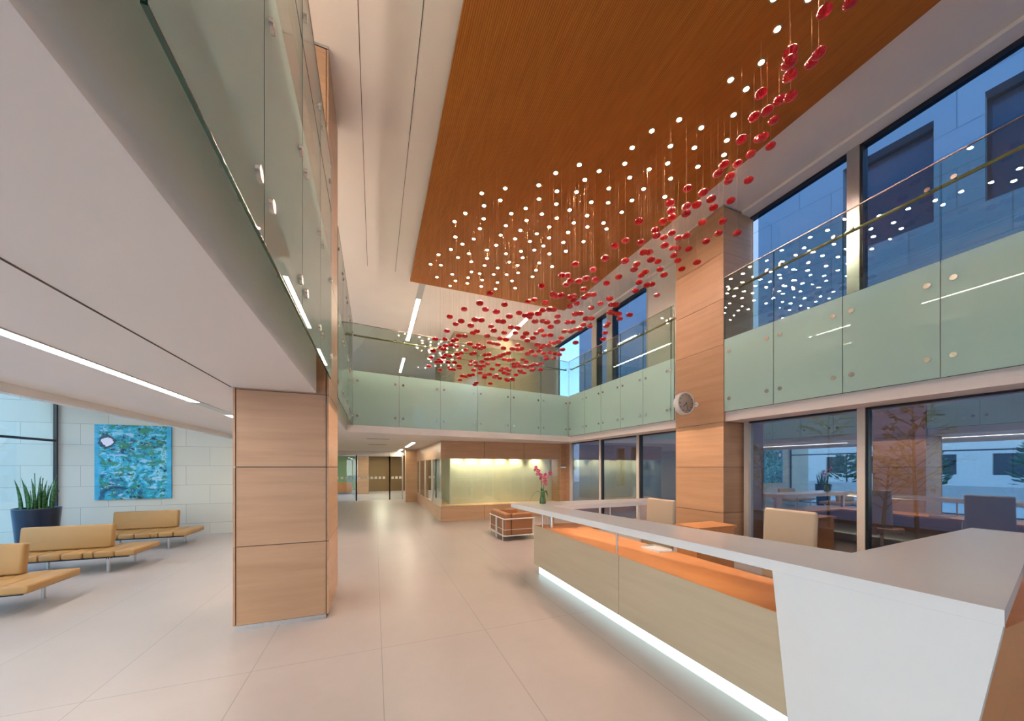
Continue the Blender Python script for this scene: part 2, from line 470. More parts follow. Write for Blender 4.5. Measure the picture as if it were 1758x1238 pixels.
DISCS=[(3.91,1.94,6.01),(4.07,1.82,6.03),(4.13,2.10,5.89),(4.23,2.21,5.96),(3.56,2.03,5.57),(3.39,1.94,5.31),(3.70,2.11,5.50),(4.13,2.35,5.71),(4.41,2.63,6.05),(4.18,2.62,5.83),(4.26,2.82,5.98),(4.01,2.58,5.92),(4.74,2.89,6.18),(4.04,2.82,5.63),(4.42,2.82,5.79),(4.76,3.09,6.13),(4.33,3.26,5.78),(4.23,3.27,5.64),(4.39,3.22,5.61),(4.98,3.68,6.08),(4.96,3.36,5.84),(4.66,3.13,5.92),(4.66,3.31,5.94),(5.00,3.09,6.11),(4.25,3.77,5.82),(4.01,3.31,5.35),(4.24,3.38,5.38),(4.58,3.61,5.52),(5.05,3.69,5.81),(4.01,3.41,5.26),(4.05,3.61,5.39),(3.92,3.50,5.18),(3.59,3.46,5.20),(3.86,3.70,5.34),(4.01,3.83,5.37),(3.81,3.80,5.24),(3.49,3.92,5.24),(4.88,4.05,5.67),(5.17,3.91,5.67),(4.94,3.81,5.36),(5.14,3.66,5.32),(5.19,4.23,5.55),(4.45,4.25,5.52),(4.47,3.99,5.32),(4.64,4.29,5.51),(4.28,4.24,5.40),(3.85,3.96,5.15),(4.00,4.14,5.38),(4.08,4.03,5.10),(4.83,4.60,5.57),(4.99,4.63,5.62),(5.09,4.49,5.55),(4.98,4.23,5.15),(4.54,4.29,5.20),(4.89,4.54,5.33),(5.19,4.73,5.35),(3.87,4.30,5.26),(3.82,4.60,5.46),(3.33,4.25,5.05),(3.16,4.25,4.83),(3.73,4.09,4.95),(3.96,4.22,5.08),(3.92,4.14,4.91),(4.72,4.82,5.43),(4.63,4.68,5.20),(4.41,4.37,4.90),(3.48,4.20,4.83),(3.89,4.42,4.99),(3.77,4.34,4.84),(4.35,4.73,5.12),(4.37,4.85,5.13),(3.77,4.71,4.91),(3.79,5.06,4.98),(4.26,4.78,4.95),(4.07,4.38,4.67),(4.57,4.81,4.99),(4.54,5.19,5.05),(3.49,5.03,5.14),(3.20,4.55,4.67),(3.25,4.88,4.87),(3.33,5.07,4.79),(4.99,5.12,5.02),(3.49,4.58,4.44),(2.94,4.72,4.95),(2.90,5.07,4.94),(3.07,5.17,5.03),(2.85,4.72,4.66),(3.12,5.30,4.95),(3.08,4.84,4.77),(2.61,5.24,4.79),(2.54,4.70,4.39),(2.97,5.42,4.76),(2.76,4.84,4.48),(3.05,5.06,4.60),(3.23,5.23,4.73),(3.16,5.13,4.61),(3.46,5.50,4.76),(3.23,5.37,4.61),(3.14,4.66,4.47),(3.29,4.99,4.61),(3.71,5.33,4.89),(3.78,5.22,4.69),(3.64,5.31,4.63),(4.03,5.24,4.72),(3.70,4.70,4.43),(2.62,5.55,4.70),(2.56,5.69,4.72),(2.49,4.87,4.33),(2.71,5.40,4.47),(2.61,4.95,4.28),(2.78,5.13,4.38),(2.50,5.14,4.27),(2.40,5.22,4.28),(2.42,5.49,4.37),(2.68,5.89,4.54),(3.12,5.61,4.51),(2.86,5.16,4.20),(2.49,5.24,4.18),(2.85,5.68,4.41),(2.79,5.39,4.27),(2.92,5.50,4.25),(3.10,4.97,4.29),(3.32,5.17,4.42),(3.36,5.66,4.46),(3.57,5.82,4.56),(3.42,5.14,4.33),(3.90,5.67,4.62),(3.79,5.79,4.53),(4.00,5.88,4.56),(3.67,5.91,4.46),(3.53,5.50,4.30),(3.29,5.43,4.20),(3.64,4.76,4.32),(4.16,5.33,4.62),(4.37,5.78,4.64),(3.83,5.12,4.26),(2.74,5.53,4.17),(3.28,5.64,4.27),(3.84,4.80,4.34),(4.38,5.44,4.60),(4.19,4.94,4.44),(4.25,5.72,4.41),(3.97,5.40,4.14),(3.56,5.70,4.12),(3.36,5.90,4.25),(3.09,5.83,4.24),(3.49,6.55,4.40),(3.24,5.96,4.16),(3.17,5.67,4.07),(3.51,6.11,4.11),(3.58,6.77,4.26),(3.58,6.53,4.16),(3.45,6.14,4.01),(3.85,7.11,4.27),(3.20,6.12,4.15),(1.79,5.52,4.65),(1.57,5.37,4.38),(2.09,5.63,4.56),(1.49,6.08,4.57),(1.76,5.67,4.44),(1.80,5.22,4.22),(2.46,5.86,4.57),(1.31,6.48,4.57),(2.13,5.50,4.31),(1.55,5.59,4.20),(1.75,5.89,4.34),(2.06,5.86,4.36),(2.00,5.47,4.19),(1.38,5.85,4.25),(1.47,6.70,4.54),(1.53,5.78,4.17),(2.07,6.31,4.43),(1.94,5.77,4.14),(2.33,5.94,4.32),(2.31,5.58,4.17),(2.57,6.32,4.39),(2.49,5.61,4.11),(2.37,6.40,4.39),(1.34,6.90,4.46),(1.77,6.25,4.28),(1.76,6.49,4.33),(1.97,6.25,4.22),(1.41,6.15,4.11),(1.55,6.28,4.17),(1.39,7.39,4.47),(2.71,6.25,4.30),(2.73,6.09,4.18),(2.24,6.28,4.22),(2.27,6.04,4.12),(1.11,6.91,4.27),(1.54,7.25,4.41),(1.54,6.97,4.34),(1.66,6.34,4.06),(1.36,7.18,4.26),(1.21,6.85,4.09),(1.22,6.64,4.00),(1.40,6.78,4.15),(1.58,7.14,4.26),(1.88,6.79,4.17),(1.98,6.87,4.25),(1.91,6.31,4.02),(1.90,6.46,4.04),(2.11,6.53,4.21),(2.29,6.86,4.33),(2.16,6.19,4.07),(2.46,6.69,4.19),(1.11,7.15,4.11),(1.84,7.37,4.29),(1.80,7.63,4.29),(1.78,7.77,4.22),(1.53,6.86,4.00),(1.98,7.41,4.23),(1.80,6.55,3.97),(1.43,7.52,4.17),(1.47,7.26,4.08),(1.41,7.66,4.16),(1.11,7.48,4.07),(1.40,8.15,4.25),(1.29,7.86,4.10),(1.26,7.17,3.91),(1.58,8.00,4.17),(1.59,7.35,3.98),(1.17,8.19,4.09),(1.50,8.61,4.14),(1.69,8.40,4.16),(1.52,7.38,3.84),(1.66,7.23,3.88),(1.87,8.10,4.09),(1.63,7.66,3.92),(2.14,6.94,4.09),(2.18,6.80,4.06),(2.41,7.53,4.21),(2.25,6.74,3.96),(2.10,6.70,3.93),(2.46,7.14,4.14),(2.28,6.40,3.92),(2.55,6.81,4.13),(2.40,6.53,4.01),(2.00,7.53,4.11),(2.04,7.74,4.10),(1.99,7.15,3.97),(2.19,7.33,4.06),(2.32,7.33,4.03),(1.98,7.02,3.87),(2.27,7.71,4.01),(2.42,7.95,4.16),(2.12,7.24,3.92),(2.11,7.71,3.97),(2.33,6.67,3.83),(2.38,7.18,3.88),(2.35,8.02,4.00),(2.51,8.15,4.00),(2.19,7.13,3.67),(2.25,6.98,3.70),(2.42,7.03,3.70),(2.52,7.44,3.78),(2.77,7.79,3.86),(2.82,7.72,4.08),(2.72,7.59,3.99),(2.84,7.52,4.03),(2.60,6.75,3.77),(2.64,6.91,3.73),(2.60,7.03,3.78),(3.00,7.96,3.90),(2.98,7.81,3.83),(2.76,6.97,3.65),(2.21,8.14,3.98),(1.88,7.21,3.70),(2.04,8.16,3.92),(1.87,7.83,3.84),(1.97,8.49,3.91),(2.39,8.47,3.88),(2.40,8.66,3.87),(2.62,8.05,3.78),(2.73,7.38,4.19),(2.86,7.44,4.21),(2.72,6.57,4.25),(2.43,6.11,3.99),(2.61,6.27,4.05),(2.56,5.99,3.97),(2.41,6.29,3.96),(2.84,6.33,4.01),(2.98,6.44,4.11),(3.30,6.95,4.22),(2.84,5.88,4.04),(3.37,6.66,4.35),(3.24,6.54,4.25),(3.18,6.50,4.16),(2.74,5.86,4.15),(2.90,6.05,4.33),(3.04,5.99,4.29),(3.53,6.98,4.30),(3.64,7.09,4.27),(3.22,6.25,3.93),(2.54,6.57,3.92),(2.87,7.19,4.14),(2.91,6.74,4.02),(3.05,6.87,4.02),(2.72,6.77,3.91),(3.04,7.31,4.12),(2.64,6.54,3.79),(2.86,6.79,3.89),(2.86,6.54,3.82),(3.19,7.14,3.99),(3.02,6.56,3.85),(3.20,6.76,3.96),(3.52,7.31,4.13),(3.16,6.37,3.86),(3.37,7.27,3.98),(3.36,6.80,3.87),(2.84,6.71,3.77),(3.08,7.06,3.84),(3.30,7.76,4.05),(3.11,7.60,3.93),(2.90,7.29,3.72),(3.57,7.62,4.12)]
SPOTS=[(2.99,4.68),(2.72,4.95),(3.35,4.66),(3.23,4.89),(2.07,5.54),(2.57,5.27),(2.92,5.27),(3.24,5.16),(1.73,5.79),(2.08,5.82),(1.85,6.05),(2.71,5.54),(3.05,5.53),(3.61,5.26),(2.58,5.83),(3.35,5.57),(1.58,6.36),(2.38,6.05),(2.92,5.85),(3.73,5.57),(1.44,6.65),(1.94,6.37),(2.72,6.11),(3.23,5.84),(3.60,5.83),(4.14,5.62),(1.95,6.66),(2.40,6.39),(2.72,6.41),(3.21,6.11),(3.91,5.83),(1.55,7.09),(1.92,7.01),(2.40,6.69),(2.72,6.69),(3.07,6.38),(3.36,6.40),(3.64,6.11),(1.74,7.26),(3.04,6.65),(3.71,6.42),(4.09,6.24),(1.55,7.53),(2.42,7.03),(2.29,7.26),(3.37,6.68),(3.25,6.88),(3.00,7.03),(3.91,6.66),(1.33,7.82),(1.95,7.53),(2.72,7.23),(3.62,6.88),(1.76,7.76),(2.38,7.55),(3.12,7.23),(2.08,7.81),(2.90,7.50),(3.56,7.27),(1.22,8.26),(1.45,8.20),(2.41,7.84),(2.73,7.82),(3.13,7.55),(3.91,7.29),(2.19,8.21),(3.62,7.57),(1.78,8.49),(2.40,8.21),(2.73,8.12),(3.03,8.01),(3.26,7.83),(1.45,8.76),(2.18,8.49),(2.54,8.47),(3.66,7.86),(1.92,8.76),(3.26,8.23),(2.23,8.76),(2.94,8.44),(1.84,9.05),(2.61,8.78),(3.00,8.76),(3.47,8.53),(3.56,4.14),(4.07,3.91),(4.42,3.80),(4.76,3.54),(3.64,4.40),(4.07,4.34),(4.26,4.15),(4.75,4.02),(4.94,3.72),(3.89,4.58),(4.53,4.35),(3.71,4.89),(4.27,4.68),(4.74,4.68),(3.90,5.16),(4.26,4.96),(4.28,5.26),(4.30,5.74),(4.06,2.44),(4.22,2.71),(4.06,2.97),(4.34,2.97),(3.87,3.57),(3.64,3.83),(4.25,3.54),(4.50,3.25),(3.76,2.29),(4.09,2.16)]
ZC = 6.62      # upper ceiling
ZS = 2.60      # lower soffit
ZF = 4.10      # upper floor
# ------------------------------------------------------------------ room shell
struct('floor', MB().box(-6.95, 6.6, -7, 31, -.12, 0), M['floor'], 'cream stone floor of large slabs with thin joints', 'floor')
c = MB(); c.box(-7.2, 6.9, -7.2, 20.2, ZC, ZC+.15); c.box(6.5, 6.9, -7.2, 20.2, ZC-.05, ZC)
struct('ceiling', c, M['ceil'], 'pale painted upper ceiling around the slatted oak panel', 'ceiling')
struct('trim_1', MB().box(.475, .482, -7, 9.1, ZC-.004, ZC), M['dark'], 'thin dark joint in the pale ceiling left of the oak panel', 'ceiling joint')
struct('trim_2', MB().box(-.165, -.157, -7, 9.1, ZC-.003, ZC), M['bark'], 'faint joint in the pale ceiling above the left balcony', 'ceiling joint')
c = MB(); c.box(.85, 5.36, -5, 9.22, 6.50, 6.56)
struct('ceiling_wood', c, M['ceilwood'], 'large slatted orange oak ceiling panel over the atrium', 'ceiling panel')
struct('trim_3', MB().box(.875, 5.335, -4.97, 9.19, 6.56, ZC), M['dark'], 'dark shadow gap above the slatted oak ceiling panel', 'shadow gap')

# lower slabs (upper storey floors)
c = MB(); c.prism([(-3.5,-7),(-.62,-7),(-.62,9.27),(-.50,9.40),(6.02,10.22),(6.02,10.0),(6.55,10.0),(6.9,10.0),(6.9,12.3),(6.9,31),(-3.5,31)], ZS+.17, ZF)
c.prism([(-3.5,-7),(-.62,-7),(-.62,9.20),(6.1,10.04),(6.55,10.04),(6.9,10.04),(6.9,31),(-3.5,31)], ZS, ZS+.17)
struct('ceiling_lower', c, M['soffit'], 'white soffit and slab edge of the left and far balconies', 'balcony slab')
c = MB(); c.box(6.06, 6.9, -7, 10.04, ZS, ZF)
struct('ceiling_right', c, M['fascia'], 'pale pink slab edge of the right hand balcony', 'balcony slab')
struct('trim_4', MB().box(-1.42, -1.408, -7, 4.52, ZS-.003, ZS+.002), M['bark'], 'shadow groove in the left soffit', 'groove')
struct('trim_5', MB().box(-3.56, -3.46, -7, 11.4, 2.505, 3.45), M['white'], 'white downstand edge along the left seating bay', 'bulkhead')
struct('trim_6', MB().box(-2.235, -2.10, 5.73, 6.9, ZS-.004, ZS+.002), M['alu'], 'blank cover between the recessed strip lights', 'light trough')
struct('ceiling_left', MB().box(-7.2, -3.5, -7, 11.6, 3.45, 4.1), M['soffit'], 'higher ceiling over the left seating bay', 'ceiling')
# walls
struct('wall_far', MB().box(-8.4, -1.9, 11.4, 11.6, 0, 4.1), M['stone'], 'limestone block wall behind the painting', 'wall')
struct('wall_hall', MB().box(-2.0, -1.9, 11.6, 20, 0, 2.6), M['render'], 'plain side wall of the rear hall', 'wall')
c = MB(); c.box(-7.2, 6.9, -7.2, -7, ZS+.1, ZF); c.box(-1.2, 6.9, -7.2, -7, 0, ZC)  # unseen wall, shaped with open left bays to admit daylight from behind
for x in (-7.1, -4.8, -2.5, -.2, 2.1, 4.4, 6.7): c.box(x-.05, x+.05, -7.15, -7.05, 0, ZC)
struct('wall_right', MB().box(6.53, 6.6, 10.80, 11.098, 0, ZS).box(6.53, 6.6, 11.61, 31, 0, ZS), M['wood'], 'wall section between the far window bays and the oak pier', 'wall')
struct('wall_back', c, M['mull'], 'unseen back wall with pale mullions, opened at the left to let daylight in', 'wall')
struct('wall_upper', MB().box(-7.2, 6.9, 20, 20.2, ZF, ZC), M['brownwall'], 'end wall of the upper storey', 'wall')
struct('wall_upper_left', MB().box(-7.2, -7.0, -7, 20, 3.45, ZC), M['render'], 'left wall of the upper storey', 'wall')
c = MB(); c.box(2.65, 6.95, 12.3, 12.5, ZF, ZC); c.box(2.65, 2.85, 12.5, 16.5, ZF, ZC)
struct('wall_upper_far', c, M['brownwall'], 'brown panelled wall of the upper storey behind the red discs', 'wall')
c = MB(); c.box(6.62, 6.9, 5.6, 7.1, ZF, ZC)
struct('wall_right_upper', c, M['ceil'], 'grey wall section beside the right column on the upper storey', 'wall')

# upper storey corridor details seen through the far balcony
dr = struct('door_3', MB().box(2.35, 2.95, 19.9, 19.98, ZF, ZF+2.1), M['carpet'], 'brown door at the end of the upper corridor', 'door')
for k, x in enumerate((1.7, 3.15)):
    struct('trim_%d' % (7+k), MB().box(x, x+.28, 19.2, 19.9, ZF, ZC), M['ceil'], ('left', 'right')[k]+' pale pier beside the upper corridor door', 'pier')

# ------------------------------------------------------------------ wood clad columns
def column(x0, x1, y0, y1, ztop, levels, label, plinth=True):
    r = empty('column', ((x0+x1)/2, (y0+y1)/2, 0), label, 'column', None, 0, 'structure')
    MB().box(x0+.022, x1-.022, y0+.022, y1-.022, 0, ztop).build('core', M['dark'], r)
    g = .004; t = .02
    for a, b in zip(levels, levels[1:]):
        a2 = a+g; b2 = b-g
        MB().box(x0+.028, x1-.028, y0+.006, y0+.006+t, a2, b2).build('panel', M['wood'], r)
        MB().box(x0+.028, x1-.028, y1-.006-t, y1-.006, a2, b2).build('panel', M['wood'], r)
        MB().box(x0, x0+t, y0, y1, a2, b2).build('panel', M['wood'], r)
        MB().box(x1-t, x1, y0, y1, a2, b2).build('panel', M['wood'], r)
    MB().box(x0+.025, x1-.025, y0+.012, y1-.012, 0, .048).build('skirting', M['alu'], r)
    MB().box(x0, x1, y0, y1, ztop-.03, ztop-.004).build('top_channel', M['alu'], r)
    return r
LV = [.05, .895, 1.75, 2.585, 4.02, 4.87, 5.73, 6.585]
column(-1.40, -.495, 4.52, 5.58, 6.62, LV, 'square oak panelled column left of centre, standing on the open floor')
column(6.0, 6.82, 4.53, 5.62, 6.62, LV, 'square oak panelled column with the wall clock, behind the reception desk')
r = empty('column', (6.6, 11.4, 0), 'pale oak panelled pier right of the cream lit wall', 'column', None, 0, 'structure')
for a, b in ((0,.89),(.90,1.74),(1.75,2.6)):
    MB().box(6.30, 6.60, 11.1, 11.6, a, b).build('panel', M['wood'], r)

# ------------------------------------------------------------------ glazing on the right
wcount = [0]
def window(y0, y1, x, z0, z1, name_label, gl, mw=.09, md=.12, mat='mull', sill=True):
    wcount[0] += 1
    f = MB()
    f.box(x-md/2, x+md/2, y0-mw/2, y0+mw/2, z0, z1)
    r = struct('window_%d' % wcount[0], f, M[mat], name_label, 'window')
    g = MB(); g.box(x-md/2+.02, x+md/2, y0-mw/2-.028, y0-mw/2, z0, z1)
    g.box(x-md/2+.02, x+md/2, y0-mw/2-.03, y1+mw/2, z1-.03, z1); g.box(x-md/2+.02, x+md/2, y0, y1, z0, z0+.05)
    g.build('gasket', M['black'], r)
    MB().box(x+.005, x+.017, y0+mw/2, y1-mw/2, z0+.05, z1-.03).build('pane', gl, r)
    return r
ys = [-5.5, -3.85, -2.19, -.53, 1.13, 2.79]
ye = ys[1:] + [4.45]
nm = ['far behind the desk corner','second behind the desk corner','beside the desk corner','right of the desk end','behind the near arm of the desk','left of the pale mullion, behind the beige chair']
for a, b, n_ in zip(ys, ye, nm):
    window(a, b, 6.55, 0, ZS, 'tall dark ground floor window bay, '+n_, M['glass_dark'])
struct('trim_9', MB().box(6.49, 6.61, 4.40, 4.49, 0, ZS), M['mull'], 'pale window jamb beside the right oak column', 'window jamb')
for a, b, n_ in ((5.68,7.34,'next to the right oak column'),(7.34,9.0,'middle of the three far bays'),(9.0,10.75,'farthest, beside the pale oak pier')):
    window(a, b, 6.55, 0, ZS, 'blue grey ground floor window bay, '+n_, M['glass_dark'], .09)
struct('trim_10', MB().box(6.49, 6.61, 10.70, 10.80, 0, ZS), M['mull'], 'pale window jamb beside the far oak pier', 'window jamb')
for a, b, n_ in ((-6.9,-4.0,'nearest of the upper row'),(-4.0,-.5,'near end of the upper row'),(-.5,2.98,'right of the dark upper mullion'),(2.98,4.5,'between the dark mullion and the right oak column')):
    window(a, b, 6.8, ZF, ZC-.05, 'upper storey window onto the blue stone building, '+n_, M['glass_win'], .15, .16, 'alu')
for a, b, n_ in ((7.1,8.8,'right of the twin mullions'),(8.8,9.6,'narrow one between the twin mullions'),(9.6,12.3,'farthest, beside the brown panelled wall')):
    window(a, b, 6.8, ZF, ZC-.05, 'far upper storey window, '+n_, M['glass_win'], .26, .22, 'mull')

# left facade
wcount[0] += 0
for a, b, n_ in ((-6.9,-2.4,'nearest'),(-2.4,2.2,'second'),(2.2,6.8,'third, behind the benches'),(6.8,11.38,'farthest, behind the potted plant')):
    wcount[0] += 1
    f = MB()
    f.box(-6.89, -6.83, b-.05, b-.005, 0, 3.45); f.box(-6.88, -6.84, a, b, 2.335, 2.385)
    f.box(-6.88, -6.84, a, b, 0, .04); f.box(-6.88, -6.84, a, b, 3.40, 3.45)
    r = struct('window_%d' % wcount[0], f, M['black'], 'black framed glass facade bay on the left, '+n_, 'window')
    MB().box(-6.866, -6.854, a+.01, b-.05, .04, 3.40).build('pane', M['glass_left'], r)
    if a > 6:
        h = MB(); h.box(-6.83,-6.79,8.6,8.72,2.30,2.33); h.box(-6.83,-6.79,8.6,8.72,2.39,2.42); h.build('door_patch_fitting', M['black'], r)

# ------------------------------------------------------------------ balcony glass balustrades
Z0, Z1, Z2 = 2.77, 4.10, 5.24
def balustrade(p0, p1, joints, label, vis_rail=True, side=1, close=True):
    """local u axis runs p0 -> p1, local +v points at the atrium when side = 1"""
    p0 = Vector((*p0, 0)); p1 = Vector((*p1, 0)); d = p1-p0; Lg = d.length
    r = empty('glass_balustrade', p0, label, 'balustrade', 'glass balcony balustrades', math.atan2(d.y, d.x))
    t = .012
    us = [j*Lg for j in joints]
    for a, b in zip(us, us[1:]):
        m = MB()
        m.box(a+.004, b-.004, -t/2, t/2, Z0, Z1, 3)
        yf = side*(t/2+.0008)
        q4 = [(a+.004,yf,Z0),(b-.004,yf,Z0),(b-.004,yf,Z1),(a+.004,yf,Z1)]
        m.add(q4, [(0,1,2,3) if side < 0 else (3,2,1,0)], 1)
        m.box(a+.004, b-.004, -t/2, t/2, Z1+.001, Z2, 0)
        m.box(a+.0035, a+.005, -t/2-.0005, t/2+.0005, Z0, Z2, 2); m.box(b-.005, b-.0035, -t/2-.0005, t/2+.0005, Z0, Z2, 2)
        m.box(a+.004, b-.004, -t/2-.0005, t/2+.0005, Z0-.006, Z0, 2)
        m.box(a+.004, b-.004, -t/2, t/2, Z1-.002, Z1+.002, 2)
        m.build('glass_panel', [M['glass'], M['frost'], M['mirror_edge'], M['glass_low']], r, True)
    MB().box(0, Lg, -.009, .009, Z2, Z2+.012).build('top_cap', M['cap'], r, True)
    MB().tube((0.02, -side*.075, 4.98), (Lg-.02, -side*.075, 4.98), .021, 14).build('handrail', M['brass'], r, True)
    for i, u in enumerate(us):
        for du in (-.1, .1):
            uu = u+du
            if uu < .02 or uu > Lg-.02: continue
            for z in (3.0, 3.86):
                MB().tube((uu, side*(t/2), z), (uu, side*(t/2+.018), z), .032, 18, 0, .030).tube((uu, side*(-t/2), z), (uu, side*(-.12), z), .014, 8).build('standoff_bolt', M['steel'], r, True)
            b = MB().tube((uu, side*(t/2), 4.98), (uu, side*(t/2+.014), 4.98), .024, 14)
            b.tube((uu, -side*t/2, 4.98), (uu, -side*.06, 4.98), .009, 8); b.build('rail_bracket', M['steel'], r, True)
    return r
def js(vals, a, b): return [(v-a)/(b-a) for v in vals]
balustrade((6.0, 4.51), (6.0, -2.6), js([4.51,3.66,2.77,1.88,.99,.1,-.79,-1.7,-2.6], 4.51, -2.6), 'glass and frosted glass balustrade of the right balcony, nearest to the camera', side=-1)
balustrade((6.0, 10.03), (6.0, 5.66), js([10.05,9.1,8.27,7.43,6.6,5.75,5.66][:-1]+[5.66], 10.05, 5.66), 'glass and frosted glass balustrade of the right balcony, beyond the column with the clock', side=-1)
balustrade((-.49, 9.25), (5.985, 10.05), [0,1/6,2/6,3/6,4/6,5/6,1], 'glass and frosted glass balustrade crossing the far end of the atrium', side=-1)
balustrade((-.50, 5.62), (-.50, 9.235), [0,.25,.5,.75,1], 'glass and frosted glass balustrade of the left balcony, beyond the oak column', side=-1)
balustrade((-.47, -2.6), (-.47, 4.5), js([-2.6,-1.7,-.8,.1,1.0,1.87,2.77,3.63,4.5], -2.6, 4.5), 'glass and frosted glass balustrade of the left balcony, overhead between camera and oak column', side=-1)

# ------------------------------------------------------------------ strip lights
def strip(x0, x1, y0, y1, z, label, mat, n=1, rim=.012, group='recessed strip lights'):
    r = empty('strip_light', ((x0+x1)/2, (y0+y1)/2, z), label, 'ceiling light', group)
    f = MB(); f.box(x0-rim, x0, y0-rim, y1+rim, z-.008, z+.01); f.box(x1, x1+rim, y0-rim, y1+rim, z-.008, z+.01)
    f.box(x0, x1, y0-rim, y0, z-.008, z+.01); f.box(x0, x1, y1, y1+rim, z-.008, z+.01)
    f.build('frame', M['alu'], r)
    for k in range(n):
        a = y0+(y1-y0)*k/n; b = y0+(y1-y0)*(k+1)/n
        MB().box(x0, x1, a+.002, b-.002, z-.004, z-.001).build('diffuser', mat, r)
    return r
strip(-2.215, -2.12, -3.9, 5.71, ZS, 'long recessed strip light in the left soffit, running towards the painting', M['strip'], 16)
strip(-2.255, -2.16, 6.95, 10.8, ZS, 'recessed strip light in the left soffit, just beside the oak column', M['strip'], 6)
strip(1.13, 1.24, 10.35, 13.9, ZC, 'long strip light on the far upper ceiling, just beyond the oak panel', M['strip_hall'])
strip(1.17, 1.27, 16.2, 18.7, ZC, 'short strip light on the far upper ceiling, behind the balustrade glass', M['strip_hall'])
strip(4.59, 4.70, 10.2, 12.1, ZC, 'strip light on the upper ceiling behind the red discs', M['strip_hall'])
struct('trim_11', MB().box(1.10, 1.27, 9.25, 10.33, ZC-.005, ZC), M['alu'], 'grey blank cover in the ceiling before the far strip light', 'light trough')
strip(1.20, 1.31, 12.4, 15.4, ZS, 'strip light in the rear hall ceiling, nearer of the two before the glass doors', M['strip_hall'])
strip(1.16, 1.27, 17.4, 19.6, ZS, 'strip light in the rear hall ceiling, farther one before the glass doors', M['strip_hall'])
strip(.3, .5, 20.8, 26, ZS, 'added strip light brightening the space beyond the glass doors', M['strip_hall'])  # added to brighten the space behind the doors
strip(-2.6, -2.45, 12.2, 19, ZS, 'added unseen strip light at the left side of the rear hall', M['strip_hall'])  # added out of view as extra light for the hall
strip(5.2, 5.3, 12.2, 16, ZS, 'added strip light inside the glazed room', M['strip_hall'])  # added as extra light within the room
strip(-4.6, -4.48, -4, 9.5, 3.45, 'strip light in the raised ceiling over the benches', M['strip'], 1)
for k, y in enumerate((11.2, 14.0)):
    d = MB(); d.box(-.22, .42, y-.025, y+.025, ZS-.006, ZS+.001); 
    o = d.build('air_diffuser', M['dark']); tag(o, 'thin dark slot air diffuser in the rear hall ceiling, '+('nearer one','farther one')[k], 'air vent', 'slot air diffusers')

# unseen gallery lights added to brighten the ceiling: linear uplighters and left strips
def uplighter(x0, x1, y0, y1, label):
    r = empty('added_uplighter', ((x0+x1)/2, (y0+y1)/2, ZF), label, 'uplighter', 'added linear uplighters on the galleries')
    f = MB(); f.box(x0-.01, x0, y0, y1, ZF, ZF+.07); f.box(x1, x1+.01, y0, y1, ZF, ZF+.07); f.box(x0, x1, y0, y1, ZF, ZF+.03); f.build('housing', M['alu'], r)
    MB().box(x0, x1, y0+.01, y1-.01, ZF+.055, ZF+.06).build('lens', M['fill_uplight'], r)
uplighter(-1.0, -.9, -5.5, 4.3, 'long added linear uplighter on the left gallery floor behind the glass balustrade')
uplighter(-1.0, -.9, 5.8, 9.0, 'short added linear uplighter on the left gallery floor beyond the oak column')


uplighter(.5, 5.2, 10.6, 10.7, 'added linear uplighter on the far gallery floor behind the frosted glass')
for x in (-3.2, -5.4):
    strip(x, x+.1, -5, 8, ZC, 'added strip light on the upper ceiling over the left gallery, '+('nearer' if x > -4 else 'farther')+' from the glass', M['strip_hall'])  # added strips, extra light for the upper ceiling

# ------------------------------------------------------------------ downlights in the oak ceiling
dl = MB(); dl.lathe([(.044,0),(.044,-.006),(.030,-.008),(.027,-.002)], 16); dl.lathe([(.0001,-.003),(.027,-.003)], 16, 1)
first = None
for x, y in SPOTS:
    if first is None: o = first = dl.build('downlight', [M['brass'], M['spot']])
    else: o = first.copy(); COL.objects.link(o)
    o.location = (x, y, 6.50)
    tag(o, 'small round bright downlight set in the slatted oak ceiling panel', 'downlight', 'downlights in the oak ceiling')
# ------------------------------------------------------------------ red glass discs
prof = []
for k in range(13):
    t = -PI/2 + PI*k/12
    prof.append((max(.06*math.cos(t)**.85, .00005) if 0 < k < 12 else .00005, .033*math.sin(t)))
dm = MB().lathe(prof, 66, 0, (0,0,0), 22, .02)
wmb = MB().tube((0,0,0),(0,0,1),.0008,5)
disc0 = None
for i, (x, y, z) in enumerate(DISCS):
    if disc0 is None:
        disc0 = dm.build('pendant_disc', M['red']); o = disc0
        w = wmb.build('suspension_wire', M['wire'], o, True)
    else:
        o = disc0.copy(); COL.objects.link(o)
        w = disc0.children[0].copy(); COL.objects.link(w); w.parent = o
    o.location = (x, y, z)
    o.rotation_euler = (0, 0, random.uniform(0, 6))
    w.location = (0, 0, .032); w.scale = (1, 1, 6.50-z-.032)
    tag(o, 'red ribbed glass disc hanging on a fine wire in the cloud below the oak ceiling', 'glass pendant', 'red glass discs of the hanging installation')
# ------------------------------------------------------------------ reception desk
D = empty('reception_desk', (2.6, 3.1, 0), 'long U shaped reception desk with white raised counter, pale wood front and glowing plinth', 'reception desk')
XF = 2.45
for a, b in ((1.40, 3.055), (3.065, 5.20)):
    MB().box(XF, XF+.025, a, b, .154, .794).build('front_panel', M['wood_desk'], D)
MB().box(XF+.025, 3.17, 5.175, 5.20, .154, .794).build('end_panel', M['wood_desk'], D)
w = MB(); w.prism([(XF+.026,1.41),(3.17,1.60),(3.17,4.64),(4.9,4.64),(4.9,5.174),(XF+.026,5.174)], .755, .790)
w.box(XF+.003, XF+.026, 1.41, 5.19, .7941, .797)
w.build('work_surface', M['wood_work'], D)
w = MB(); w.box(2.56, 5.5, .86, 1.56, .755, .790); w.build('work_surface', M['wood_work'], D)
MB().box(2.56, 5.5, .835, .86, .10, .794).build('side_panel', M['wood_work'], D)
MB().box(XF+.06, XF+.08, 1.41, 5.14, .012, .150).build('plinth_light', M['ledplinth'], D)
